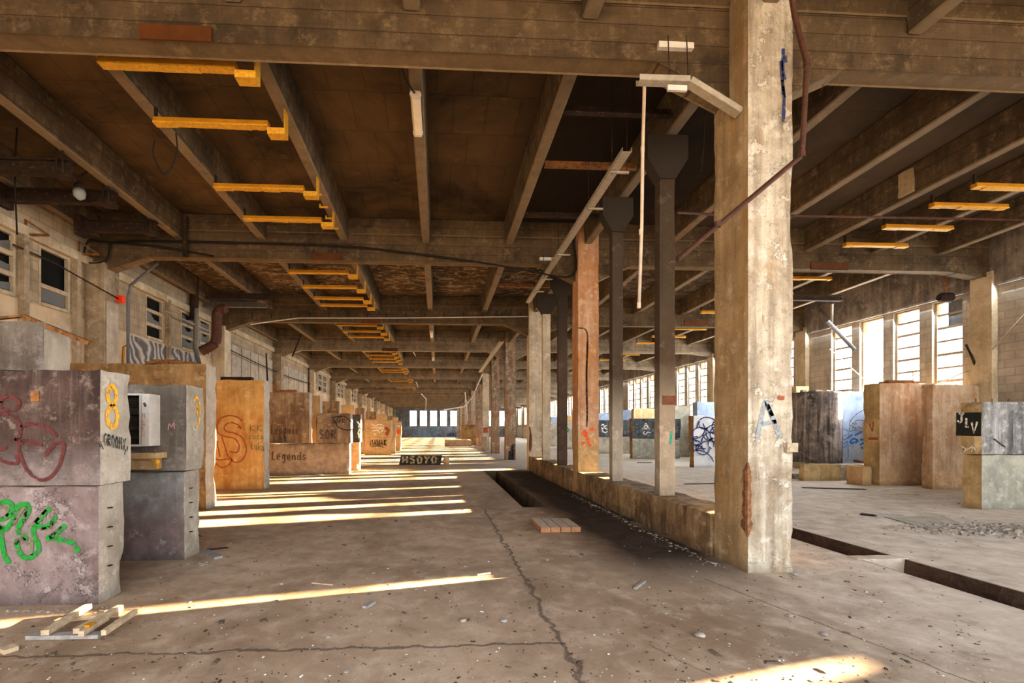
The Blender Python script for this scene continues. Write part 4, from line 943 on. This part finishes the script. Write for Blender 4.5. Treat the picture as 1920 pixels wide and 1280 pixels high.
for y, z, m_, lb in ((6.75, 6.38, M_steel, 'black steel bar spanning the sooty bay left of the foreground pillar, nearest of three'), (7.95, 6.26, M_rust, 'rust-flecked steel bar spanning the sooty bay left of the foreground pillar'), (9.85, 6.26, M_steel, 'black steel bar spanning the sooty bay just before the second crossbeam'), (14.0, 6.02, M_rust, 'rust-flecked steel bar spanning the sooty second bay')):
    o = MB().box(1.88, 3.54, y-.05, y+.05, z-.04, z-.025).box(1.88, 3.54, y-.008, y+.008, z-.025, z+.07).build('steel_cross_bar', m_); tag(o, lb, 'bar', 'steel bars between the joists of the sooty bays')
jp = [o for o in bpy.data.objects if o.name.startswith('ceiling_joist') and o.get('label', '').startswith('tenth') and 'nearest full bay' in o['label']][0]
MB().rough(9.45-.15, 9.45-.10, 8.45, 8.75, 6.26, 6.74, .06, .02, 3).build('repair_patch', M_pil_pale, jp)['label'] = 'broken pale hole patch in the side'
# ------------------------------------------------------------------ pipes and cables
def tube(name, pts, rad, mat, label, cat, group=None, smooth=False, n=8):
    p = smooth_pts(pts) if smooth else pts
    o = MB().tube(p, rad, n).build(name, mat, smooth=True); return tag(o, label, cat, group)
P = lambda Y, *pts: [atY(x, y, Y) for x, y in pts]
o = tube('rusty_pipe', P(4.62, (1484, -12), (1490, 30), (1513, 118), (1504, 288), (1500, 294), (1270, 487)), .026, M_rustpipe, 'rusty bent pipe crossing diagonally in front of the foreground pillar', 'pipe')
for px, py in ((1513, 118), (1503, 290), (1345, 421)):
    c = atY(px, py, 4.62); MB().tube([c+Vector((.0, 0, -.03)), c+Vector((0, 0, .03))], .034, 8).build('coupling', M_rustpipe, o)
tube('rusty_cross_pipe', [atY(1270, 398, 8.6), atY(1352, 403, 8.6), atY(1600, 406, 8.6), atY(1945, 413, 8.6)], .025, M_rustpipe, 'long thin rusty pipe running across the right aisle behind the pillar', 'pipe')
o = tube('hanging_pipe', P(5.6, (1209, 138), (1205, 285), (1203, 435), (1198, 578)), .022, M_pvc, 'thin cream pipe hanging down from the nearest crossbeam', 'pipe')
for px, py in ((1205, 280), (1202, 435), (1198, 572)):
    c = atY(px, py, 5.6); MB().tube([c+Vector((.0, 0, -.035)), c+Vector((0, 0, .035))], .026, 8).build('coupling', M_pvc, o)
tube('hanging_rod', P(6.2, (1325, 190), (1321, 230), (1315, 320)), .016, M_steel, 'short dark rod hanging in the gap left of the foreground pillar', 'rod')
# cable trays
def tray(pts, w, name, label, hold=None):
    r = empty(name, pts[0], label, 'cable tray')
    mb = MB()
    for a, b in zip(pts, pts[1:]):
        a, b = Vector(a), Vector(b); d = (b-a).normalized(); s = d.cross(Vector((0, 0, 1))).normalized()*w/2; u = s.cross(d).normalized()
        mb.bar(a, b, w, .006); mb.bar(a+s+u*.03, b+s+u*.03, .006, .06); mb.bar(a-s+u*.03, b-s+u*.03, .006, .06)
    mb.build('channel', M_galv, r)
    return r
ty = [6.28, 14.1]; A = atY(1176, 284, ty[0]); B = atY(990, 568, ty[1])
tr = tray([A, B], .13, 'cable_tray', 'long perforated white cable tray running beside the pillar row')
for px, py in ((1152, 330), (1107, 408), (1050, 478), (1020, 520), (1005, 545)):
    t = (px-1176)/(990-1176); iz = 1/((1-t)/ty[0]+t/ty[1]); f = (iz-ty[0])/(ty[1]-ty[0]); c = A.lerp(B, f)
    MB().box(c.x-.06, c.x+.22, c.y-.02, c.y+.02, c.z-.035, c.z-.012).build('cross_bracket', M_galv, tr)
    top = ceil_z(c.y)
    MB().tube([c+Vector((-.04, 0, -.05)), Vector((c.x-.04, c.y, top))], .005, 5).build('drop_rod', M_steel, tr)
    MB().tube([c+Vector((.19, 0, -.05)), Vector((c.x+.19, c.y, top))], .005, 5).build('drop_rod', M_steel, tr)
tray(P(5.0, (1196, 155), (1290, 158), (1384, 216)), .10, 'broken_cable_tray', 'bent broken grey cable tray stub below the nearest crossbeam by the pillar')
for n, q in ((1, ((1232, 83), (1297, 97))), (2, ((1011, 483), (1040, 489)))):
    y = YB(n)-.01; A_, B_ = atY(*q[0], y), atY(*q[1], y)
    r = empty('tray_bracket', ((A_.x+B_.x)/2, y, A_.z), f'white metal bracket with two hanging rods on the {"nearest" if n == 1 else "second"} crossbeam', 'bracket', 'white tray brackets')
    MB().box(A_.x, B_.x, y-.05, y+.005, B_.z, A_.z).build('plate', M_whitepaint, r)
    mb = MB(); w = B_.x-A_.x
    for f in (.25, .78): mb.tube([(A_.x+w*f, y-.055, A_.z+.06), (A_.x+w*f+.02, y-.055, B_.z-.42)], .006, 5)
    mb.build('rod', M_steel, r)
mb = MB(); c = atY(1250, 162, 4.98); mb.box(c.x, c.x+.22, 4.95, 4.98, c.z-.06, c.z); mb.build('slotted_strip', M_whitepaint)
tag(bpy.data.objects['slotted_strip'], 'small white slotted strip under the bent cable tray', 'strip')
# second, deeper tray
tray([atY(941, 640, 18.4), atY(900, 698, 28.8)], .2, 'cable_tray', 'second cable tray continuing deeper along the pillar row')
# cables on the second and third crossbeams
tube('black_cable', P(11.05, (155, 497), (158, 470), (168, 450), (190, 452), (300, 462), (400, 480)), .02, M_black, 'thin black cable looping off the left pilaster onto the second crossbeam', 'cable', smooth=True)
tube('thick_black_cable', P(11.08, (160, 493), (190, 492), (203, 480), (206, 458), (215, 453), (300, 452), (450, 455), (640, 461), (760, 473), (900, 492), (980, 505), (1074, 516), (1073, 440)), .022, M_black, 'thick black cable strung along the whole second crossbeam', 'cable', smooth=True)
tube('white_conduit', P(17.08, (470, 608), (520, 601), (560, 596), (740, 596), (1010, 593)), .02, M_whitepaint, 'white conduit along the third crossbeam', 'conduit')
mb = MB()
for i in range(15): mb.tube([atY(473+i*36, 597, 17.09), atY(473+i*36, 586, 17.09)], .015, 5)
tag(mb.build('conduit_clips', M_black), 'row of black clips holding the conduit on the third crossbeam', 'clips')
tube('drop_rod', P(11.0, (347, 405), (347, 482)), .05, M_steel, 'dark vertical strap on the left part of the second crossbeam', 'strap')
tube('black_cable', P(8.3, (30, 150), (34, 200), (28, 320), (32, 440)), .012, M_black, 'thin black cable hanging at the left edge of the picture', 'cable', smooth=True)
tube('wire_loop', P(6.6, (290, 262), (287, 290), (300, 318), (309, 327), (322, 312), (332, 285), (330, 250)), .010, M_black, 'open loop of black wire dangling below the third joist', 'wire', smooth=True)
tube('wall_conduit', [atX(24, 458, -8.15), atX(100, 492, -8.15), atX(195, 545, -7.72), atY(222, 560, 11.0)], .016, M_steel, 'dark conduit slanting along the left wall to the red box', 'conduit')
c = atY(226, 561, 11.25)
r = tag(MB().rough(c.x-.08, c.x+.08, c.y-.06, c.y+.06, c.z-.08, c.z+.08, .08, .004).build('red_alarm_box', M_red), 'small bright red box on the left pilaster', 'alarm box')
tube('grey_downpipe', P(11.75, (296, 493), (244, 536), (240, 560), (240, 684)), .035, M_greypipe, 'grey downpipe bending off the second crossbeam at the left wall', 'pipe')
tube('yellow_gas_pipe', P(11.9, (240, 646), (232, 650), (230, 684)), .028, M_yellow, 'yellow pipe elbow beside the grey downpipe', 'pipe')
tube('dark_flue', P(15.5, (365, 512), (364, 575), (364, 600)), .13, M_steel, 'dark vertical flue pipe on the left wall in the second bay', 'pipe', n=12)
tube('thin_flue', P(15.45, (368, 578), (366, 652), (374, 684)), .07, M_greypipe, 'narrow grey pipe continuing below the dark flue', 'pipe', n=10)
tube('rusty_elbow_duct', P(14.8, (424, 580), (414, 579), (407, 590), (406, 630), (400, 646), (378, 658)), .15, M_rustpipe, 'fat rusty elbow duct curving beside the left wall', 'duct', smooth=True, n=14)
tube('steel_wall_bar', [atX(310, 583, -8.0), atX(400, 624, -8.0)], .02, M_galv, 'thin pale bar slanting across the second bay windows on the left wall', 'bar')
tube('black_cable', [atX(430, 655, -8.0), atX(480, 680, -8.0), atX(540, 706, -8.0), atX(590, 722, -8.0)], .02, M_black, 'dark cable sagging along the pale boards of the left wall', 'cable')
tube('slanting_rod', P(22, (573, 608), (548, 668)), .035, M_steel, 'dark rod leaning diagonally below the fourth crossbeam', 'rod')
tube('wall_rod', P(18, (499, 662), (502, 720)), .03, M_steel, 'dark upright rod standing behind the block with faded writing', 'rod')
tube('wall_rod', P(24, (579, 690), (579, 735)), .035, M_steel, 'thin upright rod between the far tall blocks', 'rod')
tube('white_conduit', P(20, (775, 460+200), (780, 668)), .02, M_whitepaint, 'tiny white stub under the fourth crossbeam', 'conduit')
for i, (q) in enumerate((((790, 738), (799, 748), (798, 768)), ((905, 700), (885, 745), (870, 762), (832, 768)), ((872, 735), (877, 790)), ((780, 715), (784, 726)))):
    tube('dangling_wire', P(40 if i != 1 else 34, *q), .05, M_whitepaint, ['white wire dangling in the middle of the far hall', 'pale conduit sagging toward the pillar row far off', 'white wire hanging beside the far pillars', 'short white dangling wire end high in the far hall'][i], 'wire')
# wall triangles brackets left
for i, (px, py, qx, qy) in enumerate(((62, 412, 92, 432), (160, 452, 186, 476))):
    a, b = atX(px, py, XL+.15), atX(qx, qy, XL+.15)
    o = MB().bar((XL, a.y, a.z), (XL, a.y, a.z-.3), .04, .04).bar((XL, a.y, a.z-.3), (XL+.45, a.y, a.z-.3), .04, .04).bar((XL, a.y, a.z), (XL+.45, a.y, a.z-.3), .03, .03).build('angle_bracket', M_rust)
    tag(o, ['rusty triangular bracket on the left wall between the high windows', 'rusty triangular bracket at the left pilaster'][i], 'bracket')
# mural and sheet on the left wall
m, nt = new_mat('swirl_mural'); T = NT(nt); tc = T.n('ShaderNodeTexCoord').outputs['Object']
wv = T.n('ShaderNodeTexWave', Vector=tc, Scale=1.1, Distortion=14.0, Detail=3.0, _wave_type='RINGS')
c_ = T.mix(T.step(wv.outputs[1], .1, .9), (.13, .125, .12), (.46, .44, .41)); T.out(c_, .8)
a, b = atX(243, 640, XL+.03), atX(372, 640, XL+.03)
o = MB().box(XL+.001, XL+.03, a.y, b.y, 2.3, 4.1).build('mural', m); tag(o, 'grey and white swirling painted mural on the left wall under the windows', 'mural')
o = MB().box(-7.8, -7.775, 11.12, 11.5, .2, 4.62).build('pilaster_board', M_white); tag(o, 'pair of pale boards covering the side of the left pilaster', 'board')

# right side fittings
tube('fallen_tube', P(14.6, (1551, 601), (1602, 655)), .06, M_greypipe, 'grey tube hanging askew in front of the near windows', 'tube')
tube('fallen_tube', P(14.6, (1560, 570), (1559, 605)), .04, M_galv, 'short vertical grey tube above the askew one', 'tube')
tube('taut_cable', [atY(1925, 585, 9.6), atY(1878, 637, 10.8), atY(1830, 688, 11.6), atY(1752, 722, 12.2)], .014, M_galv, 'pale cable stretched diagonally past the right pilaster', 'cable')
tube('leaning_bar', P(11.45, (1811, 645), (1822, 668), (1842, 716)), .03, M_steel, 'dark bar leaning on top of the big block at the right', 'bar')
tube('hanging_bar', P(11.25, (1862, 520), (1845, 568)), .03, M_steel, 'dark bar dangling under the second crossbeam at the right wall', 'bar')
tube('thin_rod', P(14.6, (1556, 654), (1628, 718)), .014, M_whitepaint, 'thin pale rod slanting across the windows above the drum', 'rod')
c = atX(1772, 558, 14.0)
r = empty('pendant_lamp', c, 'dark round lamp hanging in front of the nearest windows', 'lamp')
MB().tube([c+Vector((-.18, 0, 0)), c+Vector((-.12, 0, 0)), c+Vector((.12, -.02, 0)), c+Vector((.17, -.02, 0))], [.08, .13, .14, .10], 14).build('housing', M_steel, r, smooth=True)
MB().tube([c+Vector((0, 0, .12)), c+Vector((-.02, 0, .6))], .03, 8).build('stem', M_rust, r)
a, b = atY(1480, 558, 14.5), atY(1579, 558, 14.5)
o = MB().box(a.x, b.x, 14.43, 14.57, a.z-.09, a.z-.06).box(a.x, b.x, 14.43, 14.57, a.z+.06, a.z+.09).box(a.x, b.x, 14.49, 14.51, a.z-.06, a.z+.06).build('steel_beam', M_steel)
tag(o, 'dark steel beam end behind the foreground pillar, right aisle', 'beam')
tube('lintel_cable', [atX(1480, 600, 14.8), atX(1530, 603, 14.8), atX(1580, 590, 14.8), atX(1655, 562, 14.8), atX(1662, 525, 14.8)], .015, M_black, 'black cable drooping along the smoke-darkened lintel', 'cable', smooth=True)
tube('orange_conduit', P(17.0, (1529, 592), (1526, 665)), .025, M_yellow, 'thin orange conduit down the second window pilaster', 'conduit')
for i, (px, py, Y) in enumerate(((1500, 715, 16.5),)):
    c = atY(px, 722, Y); o = MB().rough(c.x-.15, c.x+.35, Y, Y+.3, 2.0, 3.2, .2, .01).build('carton', M_sand); tag(o, 'beige slab end standing left of the drum below the windows', 'slab')
# wrecked casing behind foreground posts
c = atY(1325, 725, 22); mb = MB(); mb.box(c.x-.6, c.x+.9, 22, 22.3, 2.95, 3.9)
# ------------------------------------------------------------------ loose things on the floor
# broken pallet, lower left
r = empty('broken_pallet', (-2.9, 3.85, 0), 'broken pale wooden pallet boards lying at the foot of the block with the yellow 8', 'pallet')
for a, b, w in (((84, 1186), (166, 1136), .055), ((143, 1183), (226, 1138), .05), ((152, 1188), (200, 1158), .04), ((194, 1186), (254, 1146), .035)):
    A_, B_ = atZ(*a, .06), atZ(*b, .06); MB().bar(A_, B_, w, .04).build('slat', M_wood, r)
A_, B_ = atZ(55, 1192, .02), atZ(190, 1190, .02); MB().bar(A_, B_, .07, .03).build('cross_board', M_greywood, r)['label'] = 'grey board under the slats'
A_, B_ = atZ(120, 1160, .02), atZ(225, 1150, .02); MB().bar(A_, B_, .07, .03).build('cross_board', M_wood, r)
c = atZ(168, 1172, .085); MB().rough(c.x-.02, c.x+.02, c.y-.03, c.y+.03, .082, .10, .05, .003).build('yellow_mark', M_yellow, r)
# four clay blocks side by side
pa0, pa1 = atZ(1008, 997, 0), atZ(1090, 995, 0)
for i in range(4):
    x0 = 1.58+i*.158; y0 = 6.93
    v = []
    o = MB().rough(x0, x0+.150, y0, y0+.72, 0, .075, .05, .004, i)
    for j, f in enumerate(o.f):
        if all(o.v[k][2] > .06 for k in f): o.mi[j] = 1
    ob = o.build('clay_block', [M_clay, M_claytop]); tag(ob, ['leftmost', 'second', 'third', 'rightmost'][i]+' of the four clay hollow blocks lying side by side beside the dark stain', 'brick', 'clay blocks in a flat row on the floor')
def plank(a, b, w, h, mat, name, label, cat, z=None, grp=None):
    z = h/2+.002 if z is None else z
    o = MB().bar(atZ(*a, z), atZ(*b, z), w, h).build(name, mat); return tag(o, label, cat, grp)
plank((684, 1138), (700, 1128), .05, .02, M_greywood, 'wood_splinter', 'small grey splinter of wood just below the sunlit stripe', 'splinter')
plank((895, 1077), (920, 1073), .018, .012, M_whitepaint, 'white_stick', 'thin white stick on the open floor left of the joint', 'stick')
plank((1190, 1103), (1209, 1089), .025, .02, M_greywood, 'wood_stick', 'short pale stick standing out on the floor left of the foreground pillar', 'stick')
plank((385, 1033), (410, 1045), .10, .03, M_greywood, 'broken_board', 'grey broken board at the foot of the grey two-tier block', 'board')
plank((388, 1030), (428, 1026), .03, .015, M_steel, 'iron_strip', 'thin dark strip beside the broken board', 'strip')
plank((424, 1025), (433, 1018), .02, .01, M_wood, 'wood_chip', 'small pale chip at the end of the dark strip', 'chip')
plank((2, 1221), (30, 1212), .09, .03, M_wood, 'wood_scrap', 'pale wood scrap at the lower left edge of the picture', 'scrap')
plank((585, 1092), (625, 1096), .02, .008, M_wood, 'wood_sliver', 'light sliver on the near sunlit stripe', 'sliver')
plank((1505, 914), (1622, 917), .12, .02, M_steel, 'dark_plank', 'long dark plank lying in front of the plinths at the right', 'plank')
plank((1283, 907), (1340, 906), .06, .02, M_steel, 'dark_plank', 'dark strip on the pale floor between the posts and the foreground pillar', 'plank')
plank((545, 895), (605, 890), .10, .015, M_whitepaint, 'white_board', 'white strip lying before the block with faded writing', 'strip')
plank((1195, 867), (1222, 867), .12, .02, M_steel, 'dark_scrap', 'dark scrap before the block with the white triangle', 'scrap')
plank((1614, 963), (1640, 966), .10, .03, M_black, 'striped_bar', 'dark end of the striped bar on the right floor', 'bar')
plank((1640, 966), (1694, 967), .10, .028, M_greywood, 'striped_bar', 'pale striped bar on the right floor', 'bar')
# loose floor sheet at right
q = [atZ(1658, 968, .012), atZ(1770, 966, .012), atZ(1812, 986, .012), atZ(1745, 992, .012)]
mb = MB(); mb.add([*q, *[Vector((p.x, p.y, .001)) for p in q]], [(0, 1, 2, 3), (0, 4, 5, 1), (1, 5, 6, 2), (2, 6, 7, 3), (3, 7, 4, 0)])
tag(mb.build('floor_sheet', plain('dusty_sheet', (.40, .335, .26), .9, 0, .3, 5)), 'loose pale sheet lying on the floor before the block with the black square', 'sheet')
# bridge stone over the trench
o = MB().rough(5.10, 5.76, 5.28, 5.44, -.28, .012, .06, .015, 2).build('trench_stone', M_floor); tag(o, 'small concrete stone bridging the floor trench', 'stone')
def rock(c, s, seed, flat=.6):
    mb = MB(); bm = bmesh.new(); bmesh.ops.create_icosphere(bm, subdivisions=2, radius=s)
    v = [(p.co.x*(1+.5*noise.noise(p.co*3/s*.4+Vector((seed, 0, 0)))), p.co.y*(1+.5*noise.noise(p.co*3/s*.4+Vector((0, seed, 0)))), p.co.z*flat) for p in bm.verts]
    zm = min(q[2] for q in v)
    v = [(a+c[0], b+c[1], z-zm+c[2]-.002) for a, b, z in v]; f = [tuple(x.index for x in fc.verts) for fc in bm.faces]; bm.free()
    return mb.add(v, f)
for i, (px, py, s, lb) in enumerate(((1490, 1078, .035, 'small dark stone at the right foot of the foreground pillar'), (1312, 1193, .038, 'crumpled grey lump on the near floor left of the crack'), (615, 1195, .02, 'small white pebble on the near floor'), (650, 1260, .02, 'white pebble at the lower edge of the floor'),
        (1026, 1050, .02, 'little brown lump beside the floor joint'), (868, 1165, .03, 'small dark lump left of the floor joint'), (1546, 1190, .025, 'curled dark flake on the right floor crack'), (1480, 1155, .025, 'flat dark debris piece below the foreground pillar'), (700, 1075, .025, 'dark chip above the near sunlit stripe'), (945, 1165, .03, 'grey chip on the near floor by the joint'))):
    c = atZ(px, py); o = rock(c, s, i+.5, .45).build('stone', M_rubble if i % 3 else M_greywood, smooth=False); tag(o, lb, 'stone')
# rubble bricks by the drum
for i, (px, py, w, lb) in enumerate(((1512, 897, .35, 'pale block of rubble before the ochre plinth'), (1494, 897, .25, 'leftmost rubble chunk by the ochre plinth'), (1530, 895, .3, 'broken slab leaning on the rubble before the ochre plinth'))):
    c = atZ(px, py); o = MB().rough(c.x-w/2, c.x+w/2, c.y-.12, c.y+.12, 0, .16 if i != 2 else .28, .06, .02, i+9).build('rubble_block', M_sand if i == 0 else M_rubble); tag(o, lb, 'rubble')
# fallen graffiti slab in the middle distance
r = empty('fallen_slab', (-.8, 20.3, 0), 'dark fallen slab with pale sprayed letters lying across the aisle', 'slab')
mb = MB(); v = [atZ(748, 871, 0), atZ(826, 871.5, 0), atY(829, 853, 20.35), atY(752, 852, 20.35)]
v2 = [p+Vector((0, .3, 0)) for p in v]; mb.add([*v, *v2], [(0, 1, 2, 3), (7, 6, 5, 4), (0, 3, 7, 4), (1, 5, 6, 2), (3, 2, 6, 7), (0, 4, 5, 1)]); mb.build('body', concrete('dark_slab_concrete', (.10, .085, .062), (.05, .042, .03), (.17, .145, .11), seed=41), r)
word(r, 'Y', 20.06, 'HSOYO', 754, 855, 822, 868, .09, P_pale)
c = atZ(836, 871); o = MB().rough(c.x-.12, c.x+.16, c.y, c.y+.4, 0, .33, .1, .02, 4).build('concrete_chunk', M_sand); tag(o, 'light concrete chunk at the right end of the fallen slab', 'chunk')
c = atZ(857, 837); o = MB().rough(c.x-1.1, c.x+1.3, c.y, c.y+.6, 0, .62, .3, .03, 4).build('rubble_block', M_umber); tag(o, 'low brown rubble block far off before the pillar row', 'rubble')
c = atZ(880, 834); o = MB().rough(c.x-.8, c.x+.9, c.y, c.y+.4, 0, 2.0, .3, .03, 4).build('standing_slab', M_brown); tag(o, 'upright brown slab beside the far pillars', 'slab')
c = atZ(910, 845); o = MB().rough(c.x-.3, c.x+.1, c.y, c.y+.1, 0, 1.0, .3, .02, 4).build('leaning_board', M_umber); tag(o, 'dark board leaning on the far pillar under the red painted square', 'board')
# grit and gravel that nobody could count
def scatter(name, n, region, smin, smax, mat, label, cat, seed, h=.6):
    rnd = random.Random(seed); mb = MB()
    for i in range(n):
        x, y = region(rnd)
        if 5.1 < x < 5.75 or (3.3 < x < 4.05 and y > 4.8) or (1.7 < x < 2.25 and y > 9) or (x < -3 and 4.2 < y < 6.1): continue
        s = rnd.uniform(smin, smax)*(1+rnd.random()**6*1.5); a = rnd.uniform(0, 6.28); ca, sa = cos(a), sin(a); l = s*rnd.uniform(.8, 2.4); zt = s*h
        base = [(-l, -s), (l, -s*.7), (l*.8, s), (-l*.7, s*.8)]
        v = [(x+p*ca-q*sa, y+p*sa+q*ca, .0005) for p, q in base]+[(x+.6*(p*ca-q*sa), y+.6*(p*sa+q*ca), zt) for p, q in base]
        mb.add(v, [(4, 5, 6, 7), (0, 1, 5, 4), (1, 2, 6, 5), (2, 3, 7, 6), (3, 0, 4, 7)])
    o = mb.build(name, mat); return tag(o, label, cat, kind='stuff')
near = lambda r: ((lambda y: (r.uniform(-1.1, 1.3)*y*.95+.2, y))(2.6+8*r.random()**1.6))
scatter('floor_grit', 2000, near, .002, .0055, plain('dark_grit', (.09, .06, .045), .95), 'dark grit strewn over the near floor', 'grit', 1)
scatter('pale_crumbs', 900, near, .0015, .005, plain('pale_crumb', (.78, .74, .66), .9), 'pale plaster crumbs strewn over the near floor', 'crumbs', 2)
scatter('wood_litter', 240, near, .005, .016, plain('litter_wood', (.20, .145, .10), .95), 'brown flakes and splinters scattered on the floor', 'litter', 3, .3)
scatter('rubble_gravel', 900, lambda r: (r.gauss(8.7, .55), 6.75+r.gauss(0, .2)), .007, .019, M_rubble, 'heap of grey gravel on the floor at the right edge', 'gravel', 4, 1.0)
scatter('kerb_litter', 600, lambda r: (3.36-abs(r.gauss(0, .12)), r.uniform(5, 11)), .003, .010, M_rubble, 'crumbled grit along the foot of the kerb wall', 'grit', 5)
scatter('block_litter', 350, lambda r: (-4.3+r.random()*1.6, 6.3-abs(r.gauss(0, .1)) if r.random() < .0 else 5.62-abs(r.gauss(0, .06))) if r.random() < .5 else (-5+r.random()*2.1, 4.24-abs(r.gauss(0, .06))), .004, .012, M_rubble, 'crumbs along the feet of the left blocks', 'crumbs', 6)
# leafy trees outside the near right windows
M_leaf = plain('sunlit_leaves', (.55, .58, .38), .8, 0, .4, 3)
for i, (x, y, h) in enumerate(((33, 30, 6.5), (36, 36, 7.5), (38, 43, 7), (30, 44, 6))):
    r = empty('outdoor_tree', (x, y, -.6), ['pale leafy tree outside the nearest windows', 'taller leafy tree outside, second from the camera', 'third leafy tree outside the right windows', 'farthest leafy tree outside the right windows'][i], 'tree', 'trees outside the window wall')
    MB().tube([(x, y, -.6), (x+.1, y, h*.6)], [.22, .1], 8).build('trunk', M_wood, r)
    mb = MB(); rnd = random.Random(i)
    for j in range(900):
        d = Vector((rnd.gauss(0, 1), rnd.gauss(0, 1), rnd.gauss(0, 1))).normalized()*rnd.random()**.4
        c = Vector((x+d.x*2.8, y+d.y*2.8, h*.62+d.z*h*.36)); s = rnd.uniform(.07, .15)
        u = Vector((rnd.gauss(0, 1), rnd.gauss(0, 1), rnd.gauss(0, 1))).normalized()*s; w = u.orthogonal().normalized()*s*.7
        mb.add([c+u, c+w, c-u, c-w], [(0, 1, 2, 3)])
    mb.build('foliage', M_leaf, r)['kind'] = 'stuff'

# ------------------------------------------------------------------ light
sun = bpy.data.lights.new('low_sun', 'SUN'); so = bpy.data.objects.new('low_sun', sun); COL.objects.link(so)
sun.energy = 110; sun.color = (1, .76, .46); sun.angle = .0095
kd, te = .235, .185
d = Vector((-1, -kd, -te*sqrt(1+kd*kd))); so.rotation_euler = d.to_track_quat('-Z', 'Y').to_euler()
w = bpy.data.worlds.new('sky'); scn.world = w; w.use_nodes = True; T = NT(w.node_tree); w.node_tree.nodes.clear()
tc = T.n('ShaderNodeTexCoord').outputs['Generated']; sp = T.n('ShaderNodeSeparateXYZ', i0=tc)
colr = T.mix(T.step(sp.outputs[2], 0, .6), (1.0, .98, .94), (.62, .78, 1.0))
bg = T.n('ShaderNodeBackground', Color=colr, Strength=4.0); ow = w.node_tree.nodes.new('ShaderNodeOutputWorld'); w.node_tree.links.new(bg.outputs[0], ow.inputs[0])
def area(name, loc, direction, sx, sy, power, col):
    L = bpy.data.lights.new(name, 'AREA'); L.shape = 'RECTANGLE'; L.size = sx; L.size_y = sy; L.energy = power; L.color = col
    o = bpy.data.objects.new(name, L); COL.objects.link(o); o.location = loc; o.rotation_euler = Vector(direction).to_track_quat('-Z', 'Y').to_euler(); return o
for n in range(0, BAYS):
    area('window_skylight', (XR+.55, YB(n)+3.2, 3.8), (-1, 0, -.42), 5.2, 3.4, 1200 if n else 850, (.80, .90, 1.0))
area('fill_behind_camera', (-1, -3.5, 3.0), (.05, 1, -.25), 16, 4, 260, (1, .82, .60))  # added fill lamp behind the camera, no known source there
area('far_end_daylight', (0, YFAR+1.2, 3.6), (0, -1, 0), 12, 3, 900, (.8, .9, 1))
scn.view_settings.view_transform = 'Standard'; scn.view_settings.look = 'None'; scn.view_settings.exposure = .46; scn.view_settings.gamma = .86
cy = scn.cycles; cy.use_denoising = True; cy.max_bounces = 8; cy.diffuse_bounces = 5; cy.glossy_bounces = 2; cy.transmission_bounces = 4; cy.transparent_max_bounces = 12
cy.caustics_reflective = False; cy.caustics_refractive = False; cy.sample_clamp_indirect = 8
